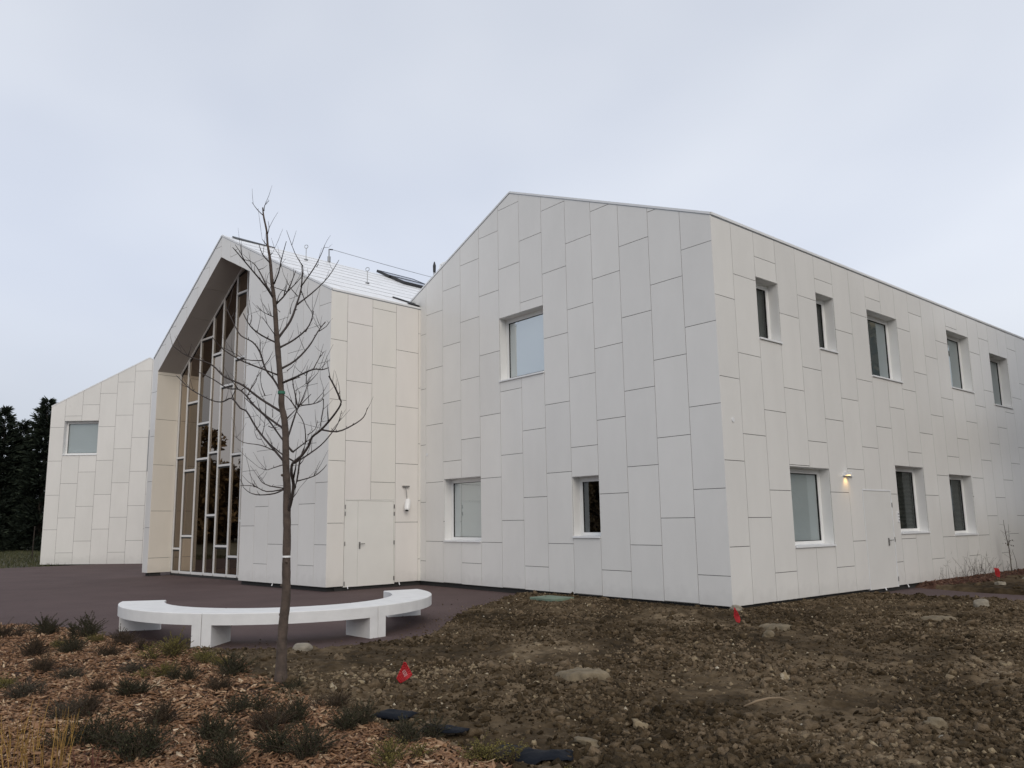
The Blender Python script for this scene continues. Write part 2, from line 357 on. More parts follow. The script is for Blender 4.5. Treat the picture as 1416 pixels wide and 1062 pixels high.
BRANCH = [[[0.53,-9.52,5.04,0.0076],[0.43,-9.55,5.13,0.0051],[0.32,-9.58,5.27,0.0026] ],
[[0.53,-9.52,5.1,0.0067],[0.59,-9.53,5.15,0.0045],[0.66,-9.52,5.19,0.0024] ],
[[0.55,-9.48,4.82,0.0067],[0.59,-9.49,4.89,0.0045],[0.61,-9.49,4.96,0.0024] ],
[[0.55,-9.47,4.69,0.0076],[0.56,-9.51,4.73,0.0051],[0.57,-9.54,4.75,0.0026] ],
[[0.57,-9.44,4.49,0.0109],[0.58,-9.53,4.57,0.0074],[0.59,-9.59,4.68,0.0038] ],
[[0.57,-9.44,4.59,0.0067],[0.56,-9.42,4.62,0.0024] ],
[[0.58,-9.4,4.09,0.0134],[0.66,-9.53,4.18,0.0117],[0.73,-9.68,4.27,0.0099],[0.78,-9.82,4.37,0.0082],[0.87,-9.94,4.42,0.0065],[0.88,-10.01,4.47,0.0047] ],
[[0.78,-9.82,4.37,0.0076],[0.81,-9.89,4.44,0.0051],[0.82,-9.95,4.52,0.0026] ],
[[0.58,-9.41,4.12,0.0126],[0.49,-9.44,4.26,0.0106],[0.42,-9.49,4.4,0.0085],[0.34,-9.53,4.52,0.0065],[0.27,-9.62,4.58,0.0044] ],
[[0.59,-9.4,4.25,0.0109],[0.74,-9.42,4.33,0.0086],[0.91,-9.45,4.44,0.0062],[1.06,-9.49,4.59,0.0038] ],
[[0.6,-9.37,4.02,0.0134],[0.75,-9.31,4.13,0.0091],[0.88,-9.27,4.34,0.0047] ],
[[0.76,-9.31,4.14,0.0084],[0.82,-9.23,4.26,0.0057],[0.86,-9.17,4.35,0.0029] ],
[[0.62,-9.37,4.04,0.0067],[0.65,-9.36,4.11,0.0045],[0.68,-9.33,4.17,0.0024] ],
[[0.61,-9.34,3.63,0.0218],[0.57,-9.19,3.85,0.0183],[0.52,-9.08,4.09,0.0147],[0.46,-9.01,4.3,0.0112],[0.35,-8.93,4.63,0.0076] ],
[[0.46,-9.01,4.32,0.0109],[0.55,-8.9,4.52,0.0086],[0.6,-8.83,4.71,0.0062],[0.62,-8.81,4.82,0.0038] ],
[[0.57,-8.87,4.56,0.0059],[0.57,-8.83,4.59,0.0021] ],
[[0.52,-9.08,4.08,0.0118],[0.52,-8.88,4.27,0.0092],[0.5,-8.67,4.5,0.0067],[0.5,-8.54,4.74,0.0041] ],
[[0.36,-8.94,4.61,0.0084],[0.34,-9.03,4.77,0.0057],[0.32,-9.15,5.01,0.0029] ],
[[0.49,-9.06,4.19,0.0076],[0.46,-9.13,4.31,0.0051],[0.43,-9.2,4.45,0.0026] ],
[[0.46,-9.01,4.29,0.0076],[0.42,-8.9,4.14,0.0051],[0.4,-8.81,4.04,0.0026] ],
[[0.62,-9.33,3.52,0.016],[0.62,-9.16,3.62,0.0134],[0.57,-8.99,3.77,0.0108],[0.51,-8.89,3.91,0.0082],[0.45,-8.84,4.05,0.0056] ],
[[0.57,-8.99,3.76,0.0076],[0.6,-8.95,3.84,0.0051],[0.62,-8.93,3.93,0.0026] ],
[[0.63,-9.31,3.28,0.0176],[0.59,-9.12,3.42,0.0148],[0.58,-8.94,3.59,0.0119],[0.51,-8.79,3.81,0.009],[0.49,-8.69,3.94,0.0062] ],
[[0.51,-8.79,3.81,0.0076],[0.54,-8.73,3.87,0.0051],[0.56,-8.68,3.92,0.0026] ],
[[0.51,-8.79,3.81,0.0067],[0.51,-8.8,3.85,0.0045],[0.51,-8.83,3.9,0.0024] ],
[[0.63,-9.3,3.12,0.0151],[0.89,-9.23,3.17,0.0127],[1.07,-9.14,3.22,0.0102],[1.2,-9.09,3.22,0.0077],[1.3,-9.07,3.23,0.0053] ],
[[1.07,-9.14,3.22,0.0076],[1.08,-9.07,3.35,0.0051],[1.09,-9.02,3.45,0.0026] ],
[[0.96,-9.16,3.08,0.0076],[0.97,-9.16,3.2,0.0051],[0.97,-9.16,3.29,0.0026] ],
[[0.96,-9.15,3.08,0.0076],[1.04,-9.12,3.13,0.0051],[1.12,-9.1,3.2,0.0026] ],
[[0.61,-9.34,3.57,0.0143],[0.6,-9.53,3.64,0.0112],[0.63,-9.68,3.72,0.0081],[0.68,-9.79,3.82,0.005] ],
[[0.63,-9.68,3.73,0.0067],[0.65,-9.68,3.78,0.0045],[0.66,-9.67,3.83,0.0024] ],
[[0.6,-9.37,3.86,0.0084],[0.6,-9.42,3.87,0.0066],[0.61,-9.52,3.91,0.0048],[0.61,-9.61,3.96,0.0029] ],
[[0.6,-9.36,3.65,0.0076],[0.7,-9.48,3.71,0.0051],[0.78,-9.61,3.8,0.0026] ],
[[0.63,-9.31,3.05,0.016],[0.53,-9.34,3.18,0.0145],[0.43,-9.39,3.3,0.013],[0.3,-9.41,3.53,0.0115],[0.21,-9.47,3.64,0.01],[0.1,-9.55,3.73,0.0085],[-0.05,-9.59,3.89,0.0071],[-0.25,-9.63,4.14,0.0056] ],
[[0.3,-9.41,3.53,0.0067],[0.27,-9.4,3.66,0.0024] ],
[[0.62,-9.32,3.21,0.0143],[0.63,-9.53,3.26,0.0124],[0.64,-9.69,3.3,0.0106],[0.65,-9.83,3.35,0.0087],[0.67,-9.98,3.42,0.0069],[0.68,-10.09,3.53,0.005] ],
[[0.36,-9.4,3.41,0.0084],[0.22,-9.54,3.44,0.0066],[0.09,-9.65,3.52,0.0048],[-0.01,-9.75,3.59,0.0029] ],
[[0.64,-9.28,2.8,0.0193],[0.39,-9.43,2.98,0.0175],[0.25,-9.56,3.11,0.0157],[0.1,-9.65,3.2,0.0139],[0.01,-9.71,3.26,0.0121],[-0.15,-9.81,3.41,0.0103],[-0.35,-9.99,3.52,0.0086],[-0.49,-10.13,3.64,0.0068] ],
[[0.66,-9.25,2.61,0.0168],[0.41,-9.33,2.76,0.0152],[0.24,-9.41,2.9,0.0137],[0.04,-9.46,3.05,0.0121],[-0.06,-9.5,3.13,0.0106],[-0.22,-9.57,3.16,0.009],[-0.45,-9.66,3.28,0.0074],[-0.68,-9.75,3.41,0.0059] ],
[[0.69,-9.17,2.37,0.0151],[0.55,-9.23,2.53,0.0127],[0.35,-9.31,2.75,0.0102],[0.23,-9.39,2.89,0.0077],[0.08,-9.48,3.02,0.0053] ],
[[0.66,-9.25,2.26,0.0168],[0.41,-9.27,2.43,0.0158],[0.17,-9.3,2.59,0.0148],[0.04,-9.34,2.7,0.0138],[-0.14,-9.37,2.89,0.0128],[-0.22,-9.41,2.95,0.0118],[-0.39,-9.45,3.08,0.0108],[-0.53,-9.49,3.05,0.0099],[-0.67,-9.57,3.07,0.0089],[-0.97,-9.7,3.21,0.0079],[-1.1,-9.75,3.29,0.0069],[-1.29,-9.8,3.45,0.0059] ],
[[0.47,-9.28,2.39,0.0084],[0.41,-9.42,2.44,0.0066],[0.34,-9.57,2.48,0.0048],[0.29,-9.67,2.54,0.0029] ],
[[0.7,-9.15,2.26,0.0126],[0.55,-9.23,2.36,0.0099],[0.49,-9.29,2.41,0.0071],[0.44,-9.32,2.46,0.0044] ],
[[0.66,-9.24,1.96,0.0109],[0.67,-9.35,1.91,0.0091],[0.69,-9.52,1.89,0.0074],[0.71,-9.64,1.92,0.0056],[0.71,-9.73,1.97,0.0038] ],
[[0.66,-9.24,1.96,0.0101],[0.61,-9.42,1.93,0.0079],[0.57,-9.54,1.98,0.0057],[0.53,-9.67,2.0,0.0035] ],
[[0.66,-9.24,1.97,0.0084],[0.61,-9.36,2.0,0.007],[0.58,-9.45,2.04,0.0057],[0.56,-9.49,2.08,0.0043],[0.56,-9.5,2.09,0.0029] ],
[[0.66,-9.24,2.23,0.0076],[0.67,-9.36,2.19,0.0059],[0.67,-9.44,2.17,0.0043],[0.68,-9.55,2.18,0.0026] ],
[[0.57,-9.54,1.98,0.0059],[0.56,-9.55,2.0,0.004],[0.56,-9.56,2.02,0.0021] ],
[[0.68,-9.2,1.7,0.0252],[0.78,-9.21,1.85,0.0239],[0.86,-9.23,2.0,0.0227],[0.93,-9.3,2.13,0.0214],[0.98,-9.31,2.22,0.0202],[1.08,-9.25,2.29,0.0189],[1.15,-9.22,2.38,0.0176],[1.23,-9.2,2.48,0.0164],[1.33,-9.17,2.55,0.0151],[1.45,-9.11,2.67,0.0139],[1.56,-9.06,2.79,0.0126],[1.58,-9.08,2.86,0.0113],[1.61,-9.17,2.96,0.0101],[1.65,-9.27,3.06,0.0088] ],
[[1.33,-9.17,2.55,0.0134],[1.44,-9.04,2.53,0.0113],[1.54,-8.91,2.59,0.0091],[1.61,-8.84,2.68,0.0069],[1.65,-8.81,2.76,0.0047] ],
[[0.7,-9.15,2.24,0.0118],[0.76,-9.04,2.32,0.0102],[0.82,-8.9,2.45,0.0087],[0.87,-8.79,2.56,0.0072],[0.9,-8.73,2.69,0.0056],[0.92,-8.69,2.83,0.0041] ],
[[0.69,-9.17,2.36,0.0118],[0.76,-9.08,2.46,0.0079],[0.82,-8.98,2.53,0.0041] ],
[[0.78,-9.04,2.55,0.0067],[0.83,-8.98,2.62,0.0045],[0.85,-8.95,2.7,0.0024] ],
[[0.79,-9.21,1.89,0.0143],[0.85,-9.18,2.03,0.0124],[0.9,-9.16,2.29,0.0106],[0.94,-9.14,2.43,0.0087],[0.97,-9.17,2.64,0.0069],[0.96,-9.26,2.77,0.005] ],
[[0.85,-9.18,2.04,0.0092],[0.99,-9.05,2.1,0.0072],[1.07,-9.0,2.16,0.0052],[1.13,-8.97,2.21,0.0032] ],
[[0.76,-9.21,1.84,0.0076],[0.78,-9.17,1.89,0.0051],[0.8,-9.14,1.95,0.0026] ],
[[0.67,-9.22,2.51,0.0143],[0.57,-9.13,2.66,0.012],[0.47,-9.02,2.86,0.0096],[0.43,-8.95,2.94,0.0073],[0.38,-8.81,3.09,0.005] ],
[[0.66,-9.24,2.72,0.0143],[0.63,-9.1,2.84,0.005] ],
[[0.43,-8.95,2.93,0.0101],[0.5,-8.84,2.94,0.0079],[0.56,-8.74,3.01,0.0057],[0.57,-8.75,3.13,0.0035] ],
[[0.56,-8.74,3.01,0.0076],[0.54,-8.73,2.89,0.0059],[0.49,-8.72,2.72,0.0043],[0.47,-8.74,2.66,0.0026] ],
[[0.47,-9.02,2.87,0.0109],[0.41,-9.08,2.98,0.0074],[0.36,-9.13,3.05,0.0038] ],
[[0.47,-9.01,2.9,0.0076],[0.45,-9.03,3.01,0.0059],[0.42,-9.06,3.21,0.0043],[0.42,-9.06,3.25,0.0026] ],
[[0.47,-9.0,2.9,0.0076],[0.4,-8.88,3.12,0.0059],[0.35,-8.83,3.25,0.0043],[0.34,-8.81,3.3,0.0026] ],
[[0.64,-9.29,3.12,0.0126],[0.68,-9.2,3.17,0.0085],[0.71,-9.11,3.21,0.0044] ],
[[0.47,-9.01,2.9,0.0076],[0.45,-8.98,3.02,0.0051],[0.43,-8.97,3.09,0.0026] ],
[[0.08,-9.44,3.05,0.0076],[0.09,-9.39,3.16,0.0051],[0.1,-9.32,3.32,0.0026] ],
[[0.08,-9.42,3.11,0.0067],[0.11,-9.37,3.21,0.0045],[0.12,-9.35,3.29,0.0024] ],
[[0.43,-9.39,3.0,0.0067],[0.38,-9.41,3.13,0.0045],[0.33,-9.41,3.27,0.0024] ],
[[0.36,-9.35,2.81,0.0059],[0.36,-9.36,2.91,0.004],[0.34,-9.4,3.03,0.0021] ],
[[0.47,-9.31,2.76,0.0059],[0.44,-9.3,2.86,0.0021] ],
[[0.18,-9.3,2.59,0.0067],[0.13,-9.26,2.7,0.0045],[0.08,-9.23,2.81,0.0024] ],
[[0.09,-9.34,2.65,0.0059],[0.07,-9.27,2.74,0.0021] ],
[[0.54,-9.3,2.66,0.0059],[0.52,-9.25,2.77,0.0021] ],
[[0.39,-9.32,2.67,0.0067],[0.39,-9.25,2.64,0.0045],[0.38,-9.16,2.68,0.0024] ],
[[0.2,-9.31,2.54,0.0059],[0.17,-9.36,2.54,0.004],[0.16,-9.38,2.63,0.0021] ],
[[0.65,-9.51,4.17,0.0059],[0.68,-9.51,4.25,0.004],[0.69,-9.52,4.3,0.0021] ],
[[0.54,-9.17,3.95,0.0059],[0.54,-9.16,4.05,0.004],[0.54,-9.15,4.11,0.0021] ],
[[0.63,-9.23,3.27,0.0059],[0.61,-9.15,3.33,0.0021] ],
[[0.62,-9.33,3.93,0.005],[0.56,-9.36,3.99,0.0018] ],
[[0.62,-9.33,3.71,0.005],[0.67,-9.33,3.74,0.0018] ],
[[0.6,-9.13,3.41,0.005],[0.6,-9.12,3.44,0.0018] ],
[[0.43,-9.39,3.3,0.005],[0.42,-9.44,3.39,0.0034],[0.42,-9.45,3.48,0.0018] ],
[[0.46,-9.02,2.93,0.0067],[0.43,-9.04,3.09,0.0045],[0.4,-9.06,3.23,0.0024]]]

# ------------------------------------------------------------------ boarded walls
def clip_half(poly, a, b, c):
    """keep a*s + b*t <= c"""
    out = []
    n = len(poly)
    for i in range(n):
        p, q = poly[i], poly[(i + 1) % n]
        dp, dq = a * p[0] + b * p[1] - c, a * q[0] + b * q[1] - c
        if dp <= 1e-9: out.append(p)
        if (dp < -1e-9 and dq > 1e-9) or (dp > 1e-9 and dq < -1e-9):
            k = dp / (dp - dq)
            out.append((p[0] + (q[0] - p[0]) * k, p[1] + (q[1] - p[1]) * k))
    return out

def clip_convex(poly, conv):
    n = len(conv)
    area = sum(conv[i][0] * conv[(i + 1) % n][1] - conv[(i + 1) % n][0] * conv[i][1] for i in range(n))
    for i in range(n):
        p, q = conv[i], conv[(i + 1) % n]
        a, b = q[1] - p[1], -(q[0] - p[0])
        if area < 0: a, b = -a, -b
        poly = clip_half(poly, a, b, a * p[0] + b * p[1])
        if len(poly) < 3: return []
    return poly

def cut_rect(polys, r):
    s0, s1, t0, t1 = r
    out = []
    for p in polys:
        out.append(clip_half(p, 1, 0, s0)); out.append(clip_half(p, -1, 0, -s1))
        m = clip_half(clip_half(p, -1, 0, -s0), 1, 0, s1)
        if len(m) >= 3:
            out.append(clip_half(m, 0, 1, t0)); out.append(clip_half(m, 0, -1, -t1))
    def area(p): return abs(sum(p[i][0] * p[(i + 1) % len(p)][1] - p[(i + 1) % len(p)][0] * p[i][1] for i in range(len(p)))) / 2
    return [p for p in out if len(p) >= 3 and area(p) > 1e-5]

prng = random.Random(11)
def slab(mb, F, poly, n0, n1, mi, tone, tilt=(0, 0, 0, 0)):
    a, b, sc, tcn = tilt
    dn = lambda p: a * (p[0] - sc) + b * (p[1] - tcn)
    fr = [F.pt(p[0], p[1], n1 + dn(p)) for p in poly]
    bk = [F.pt(p[0], p[1], n0) for p in poly]
    mb.face(fr, mi, tone)
    k = len(poly)
    for i in range(k):
        j = (i + 1) % k
        mb.face([fr[i], bk[i], bk[j], fr[j]], mi, tone)

def boards(mb, F, edges, phase, H, region, holes, gap=0.011, thick=0.014, mi=0, front=0.0, tones=None, t_lo=-1.0, t_hi=14.0):
    for i in range(len(edges) - 1):
        s0, s1 = edges[i] + gap / 2, edges[i + 1] - gap / 2
        t = phase(i) % H - H
        while t < t_hi:
            a, b = t + gap / 2, t + H - gap / 2
            t += H
            if b < t_lo: continue
            cell = [(s0, a), (s1, a), (s1, b), (s0, b)]
            tone = prng.random() if tones is None else tones(i, prng)
            tilt = (prng.uniform(-.0016, .0016), prng.uniform(-.0012, .0012), (s0 + s1) / 2, (a + b) / 2)
            for conv in region:
                polys = [clip_convex(cell, conv)]
                if len(polys[0]) < 3: continue
                for h in holes: polys = cut_rect(polys, h)
                for p in polys: slab(mb, F, p, front - thick, front, mi, tone, tilt)

def backing(mb, F, region, holes, n0, n1, mi=0):
    for conv in region:
        polys = [list(conv)]
        for h in holes: polys = cut_rect(polys, h)
        for p in polys:
            slab(mb, F, p, n0, n1, mi, 0.5)
            mb.face([F.pt(q[0], q[1], n0) for q in p], mi, 0.5)

def window(parent, F, s0, s1, t0, t1, depth=0.235, pane='glass', blind='film', bar=False):
    """window = frame mesh; sub-parts lining, sill, pane, blind"""
    mb = MB()
    fw, fd = 0.052, 0.07
    d0 = -depth
    for (a, b, c, d) in ((s0, s0 + fw, t0, t1), (s1 - fw, s1, t0, t1), (s0 + fw, s1 - fw, t0, t0 + fw), (s0 + fw, s1 - fw, t1 - fw * 1.5, t1)):
        mb.fbox(F, a, b, c, d, d0 - fd, d0)
    sw = 0.036                                     # opening sash set a little behind the fixed frame
    a0, a1, c0, c1 = s0 + fw, s1 - fw, t0 + fw, t1 - fw * 1.5
    for (a, b, c, d) in ((a0, a0 + sw, c0, c1), (a1 - sw, a1, c0, c1), (a0 + sw, a1 - sw, c0, c0 + sw), (a0 + sw, a1 - sw, c1 - sw, c1)):
        mb.fbox(F, a, b, c, d, d0 - fd + 0.004, d0 - 0.012)
    w = mb.build('window', M['frame'], parent)
    g = 0.010
    l = MB()
    for (a, b, c, d) in ((s0 - 0.001, s0 + g, t0, t1), (s1 - g, s1 + 0.001, t0, t1), (s0 + g, s1 - g, t1 - g, t1 + 0.001)):
        l.fbox(F, a, b, c, d, d0 + 0.001, -0.0175)
    l.build('lining', M['lining'], w)
    sl = MB()
    P = F.pt
    sl.hexa([P(s0 + .002, t0 - 0.012, d0 + .002), P(s1 - .002, t0 - 0.012, d0 + .002), P(s1 - .002, t0 - 0.030, 0.032), P(s0 + .002, t0 - 0.030, 0.032),
             P(s0 + .002, t0 + 0.024, d0 + .002), P(s1 - .002, t0 + 0.024, d0 + .002), P(s1 - .002, t0 + 0.006, 0.032), P(s0 + .002, t0 + 0.006, 0.032)])
    sl.build('sill', M['flash'], w)
    gk = MB()
    q = 0.012                                      # black glazing bead, then the pane
    b0, b1, e0, e1 = a0 + sw, a1 - sw, c0 + sw, c1 - sw
    for (a, b, c, d) in ((b0, b0 + q, e0, e1), (b1 - q, b1, e0, e1), (b0 + q, b1 - q, e0, e0 + q), (b0 + q, b1 - q, e1 - q, e1)):
        gk.fbox(F, a, b, c, d, d0 - fd + 0.012, d0 - 0.026)
    gk.build('glazing_bead', M['gasket'], w)
    pn = MB()
    pn.face([P(b0, e0, d0 - 0.04), P(b1, e0, d0 - 0.04), P(b1, e1, d0 - 0.04), P(b0, e1, d0 - 0.04)])
    pn.build('pane', M[pane], w)
    bl = MB()
    if blind == 'slats':
        y = e1 + 0.02
        while y > e0 - 0.05:
            bl.hexa([P(b0 - .02, y - .030, d0 - .145), P(b1 + .02, y - .030, d0 - .145), P(b1 + .02, y - .012, d0 - .105), P(b0 - .02, y - .012, d0 - .105),
                     P(b0 - .02, y - .027, d0 - .145), P(b1 + .02, y - .027, d0 - .145), P(b1 + .02, y - .009, d0 - .105), P(b0 - .02, y - .009, d0 - .105)])
            y -= 0.034
        bl.build('blind', M['slat'], w)
    elif blind == 'room':
        dd = d0 - 2.2
        bl.face([P(s0 - .8, t0 - .9, dd), P(s1 + .8, t0 - .9, dd), P(s1 + .8, t1 + .6, dd), P(s0 - .8, t1 + .6, dd)])
        bl.build('room_back', M['room_dark'], w)
    else:
        bl.face([P(b0 - .04, e0 - .04, d0 - .062), P(b1 + .04, e0 - .04, d0 - .062), P(b1 + .04, e1 + .04, d0 - .062), P(b0 - .04, e1 + .04, d0 - .062)])
        bl.build('blind', M[blind], w)
    return w
M['slat'] = simple('grey_slats', (0.46, 0.475, 0.465), 0.5)

def edge_trim(mb, F, p, q, n_back, over=0.03, h=0.035, drop=0.012, mi=0):
    """a capping along p->q (s,t) of a face; stands proud of the boards by 'over'"""
    P = F.pt
    dx, dt = q[0] - p[0], q[1] - p[1]
    ln = math.hypot(dx, dt)
    u = (-dt / ln, dx / ln)
    if u[1] < 0: u = (-u[0], -u[1])
    lo = lambda r, k: (r[0] + u[0] * k, r[1] + u[1] * k)
    p0, q0, p1, q1 = lo(p, -drop), lo(q, -drop), lo(p, h), lo(q, h)
    mb.hexa([P(*p0, n_back), P(*q0, n_back), P(*q0, over), P(*p0, over), P(*p1, n_back), P(*q1, n_back), P(*q1, over), P(*p1, over)], mi)

HB = 1.6286
CW = 0.8241

# =================================================== main wing: long gabled house at the right
RX, RZ, EZ, LX = -6.02, 10.13, 7.62, -12.04
MAINLEN = 27.0
main = thing('gabled_building', 'large white boarded house at the right with a long windowed side wall', 'building', (-6.02, 13.5, 0), 0, 'wings of the white building', True)
FG = Frame((0, 0, 0), (-1, 0, 0), (0, 0, 1), (0, -1, 0))
g_edges = [0.0] + [0.7405 + CW * k for k in range(0, 14)] + [12.04]
g_edges = [e for e in g_edges if e <= 12.04]
g_region = [[(0, 0), (-RX, 0), (-RX, RZ), (0, EZ)], [(-RX, 0), (-LX, 0), (-LX, EZ), (-RX, RZ)]]
ge = lambda k: 0.7405 + CW * k
g_wins = [(ge(5), ge(7), 0), (ge(10) - 1 * CW * 0, ge(12) - 0, 0), (ge(3), ge(4), 0)]
g_holes = [(4.861, 6.509, 5.175, 6.830), (7.334, 8.932, 1.120, 2.785), (3.213, 4.037, 1.255, 2.595)]
wm = MB()
boards(wm, FG, g_edges, lambda i: 0.5497 - HB / 3 * i, HB, g_region, g_holes)
FS = Frame((0, 0, 0), (0, 1, 0), (0, 0, 1), (1, 0, 0))
s_edges = [0.0] + [0.6807 + CW * k for k in range(0, 40) if 0.6807 + CW * k < MAINLEN - 0.2] + [MAINLEN]
se = lambda k: 0.6807 + CW * k
s_region = [[(0, 0), (MAINLEN, 0), (MAINLEN, EZ), (0, EZ)]]
s_win = [(1.505, 2.365, 5.305, 6.615, 'glass_dark', 'slats'), (se(4), se(5), 5.415, 6.715, 'glass_dark', 'slats'), (6.47, 8.15, 5.06, 6.735, 'glass_mirror', 'film'),
         (11.40, 13.02, 5.265, 6.945, 'glass_mirror', 'film'), (14.66, 16.24, 5.055, 6.69, 'glass_mirror', 'film'),
         (se(2), se(4), 1.03, 2.68, 'glass', 'film'), (se(8), se(10), 1.23, 2.88, 'glass_dark', 'slats'), (10.54, 12.13, 1.13, 2.76, 'glass_dark', 'slats'),
         (19.6, 21.2, 5.06, 6.70, 'glass_mirror', 'film'), (17.9, 19.5, 1.13, 2.76, 'glass', 'film')]
s_door = (5.425, 6.90, -0.05, 2.265)
s_holes = [w[:4] for w in s_win] + [s_door]
boards(wm, FS, s_edges, lambda i: 1.0822 + HB / 3 * i, HB, s_region, s_holes)
main_wall = wm.build('wall', M['clad'], main)
bk = MB()
backing(bk, FG, [[(.03, 0), (-RX, 0), (-RX, RZ), (.03, EZ)], g_region[1]], g_holes, -0.16, -0.022)
s_reg2 = [[(0.17, 0), (MAINLEN, 0), (MAINLEN, EZ), (0.17, EZ)]]
backing(bk, FS, s_reg2, s_holes, -0.16, -0.022)
bk.box(LX + .03, LX + .2, 0.17, MAINLEN - .2, 0, EZ - .02)      # west wall
FB = Frame((0, MAINLEN, 0), (-1, 0, 0), (0, 0, 1), (0, 1, 0))
backing(bk, FB, [[(0.03, 0), (-RX, 0), (-RX, RZ), (0.03, EZ)], [(-RX, 0), (-LX - .03, 0), (-LX - .03, EZ), (-RX, RZ)]], [], -0.16, -0.022)
bk.build('wall_core', M['backing'], main)
pl = MB()
pl.box(LX + .2, -0.07, 0.07, MAINLEN - .2, -0.6, -0.004)
pl.build('plinth', M['backing'], main)
rf = MB()
for (xa, za, xb, zb) in ((0.0, EZ, RX, RZ), (LX, EZ, RX, RZ)):
    rf.hexa([(xa, .02, za + .002), (xb, .02, zb + .002), (xb, MAINLEN, zb + .002), (xa, MAINLEN, za + .002),
             (xa, .02, za + .022), (xb, .02, zb + .022), (xb, MAINLEN, zb + .022), (xa, MAINLEN, za + .022)])
roof_main = rf.build('roof', M['roof'], main)
tr = MB()
edge_trim(tr, FG, (0.0, EZ), (-RX, RZ), -0.30, over=0.012)
edge_trim(tr, FG, (-LX, EZ), (-RX, RZ), -0.30, over=0.012)
edge_trim(tr, FS, (0.02, EZ), (MAINLEN, EZ), -0.25, over=0.014, h=0.042)
tr.build('capping', M['flash'], roof_main)
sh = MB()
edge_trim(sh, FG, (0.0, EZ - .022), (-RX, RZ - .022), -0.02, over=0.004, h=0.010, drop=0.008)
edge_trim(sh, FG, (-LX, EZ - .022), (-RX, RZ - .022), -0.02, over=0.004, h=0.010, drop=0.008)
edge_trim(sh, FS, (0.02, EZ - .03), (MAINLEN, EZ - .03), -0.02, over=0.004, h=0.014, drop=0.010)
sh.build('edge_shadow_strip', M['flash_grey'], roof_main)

window(main, FG, *g_holes[0], pane='glass', blind='film')
window(main, FG, *g_holes[1], pane='glass', blind='film')
window(main, FG, *g_holes[2], pane='glass_black', blind='room')
for w in s_win:
    window(main, FS, *w[:4], pane=w[4], blind=w[5])

def hinge(mb, F, s, t): mb.fbox(F, s - .012, s + .012, t - .055, t + .055, -0.004, 0.016)
def lever(mb, F, s, t, d):
    mb.fbox(F, s - .022, s + .022, t - .13, t + .05, 0.0, 0.012)
    a = [F.pt(s, t, 0.01), F.pt(s, t, 0.055), F.pt(s + d * .02, t, 0.062), F.pt(s + d * .13, t, 0.060)]
    mb.tube(a, 0.011, 8)
    mb.tube([F.pt(s, t - .10, 0.01), F.pt(s, t - .10, 0.022)], 0.016, 10)

# single door in the long side
dr = MB()
dr.fbox(FS, s_door[0] + .035, s_door[1] - .035, -0.03, s_door[3] - .04, -0.06, -0.006)
door = dr.build('door', M['door_grey'], main)
f = MB()
f.fbox(FS, s_door[0] + .004, s_door[0] + .031, -.03, s_door[3], -.10, .004)
f.fbox(FS, s_door[1] - .031, s_door[1] - .004, -.03, s_door[3], -.10, .004)
f.fbox(FS, s_door[0] + .031, s_door[1] - .031, s_door[3] - .036, s_door[3], -.10, .004)
f.build('door_frame', M['flash'], door)
h = MB(); lever(h, FS, 6.56, 1.07, 1); h.build('handle', M['steel'], door)
for t in (0.15, 1.08, 1.90):
    h = MB(); hinge(h, FS, s_door[1] - .018, t); h.build('hinge', M['steel'], door)
bk2 = MB(); bk2.fbox(FS, s_door[0], s_door[1], -.05, s_door[3], -.16, -.11); bk2.build('door_seal', M['backing'], door)
kp = MB()
kp.fbox(FS, 7.135, 7.215, 1.49, 1.74, 0.0015, 0.022)
ic = kp.build('intercom', M['flash'], None)
tag(ic, 'small white intercom plate with dark buttons between the side door and the next window', 'intercom')
for t in (1.545, 1.615, 1.685):
    kb = MB(); kb.tube([FS.pt(7.175, t, 0.0225), FS.pt(7.175, t, 0.028)], 0.016, 10); kb.build('button', M['dark'], ic)

# =================================================== hall wing: tall gable with a recessed glass front
PE = (-9.8767, -3.0619); TH = 3.25709148; PHI = rad(93.75)
ed = Vector((math.cos(TH), math.sin(TH), 0)); en = Vector((-math.sin(TH), math.cos(TH), 0))
if en.y > 0: en = -en
rd = Vector((math.cos(PHI), math.sin(PHI), 0))
HLEN = 13.0
hall = thing('gabled_building', 'tall white wing in the middle with a recessed glass front under an overhanging gable', 'building', (-15.9, 3.0, 0), 0, 'wings of the white building', True)
FE = Frame((*PE, 0), ed, (0, 0, 1), en)
HW, HRS, HRZ, HR0, HL0 = 11.10, 6.31, 11.08, 7.88, 7.66       # width, ridge place and height, right and left eaves
JS, JZ, IS, IZ, LS, LZ = 4.42, 9.42, 6.30, 10.34, 10.67, 7.12   # opening: right jamb, inner ridge, left pier
zr = lambda s: HR0 + (HRZ - HR0) * s / HRS if s <= HRS else HRZ + (HL0 - HRZ) * (s - HRS) / (HW - HRS)
e_region = [[(0, 0), (JS, 0), (JS, zr(JS)), (0, HR0)],
            [(JS, JZ), (IS, IZ), (IS, zr(IS)), (JS, zr(JS))],
            [(IS, IZ), (HRS, IZ), (HRS, HRZ), (IS, zr(IS))],
            [(HRS, IZ), (LS, LZ), (LS, zr(LS)), (HRS, HRZ)],
            [(LS, 0), (HW, 0), (HW, HL0), (LS, zr(LS))]]
e_edges = [0.0, 0.567, 1.334, 2.084, 2.871, 3.613, JS, 5.06, 5.70, 6.31, 7.08, 7.85, 8.62, 9.39, 10.16, LS, HW]
e_ph = [1.068, .524, 1.588, 1.060, .506, 1.571, 1.05, .52, 1.59, 1.05, .52, 1.59, 1.05, .52, 1.59, 1.55, 1.55]
wm = MB()
boards(wm, FE, e_edges, lambda i: e_ph[i], 1.6115, e_region, [])
hall_wall = wm.build('wall', M['clad'], hall)
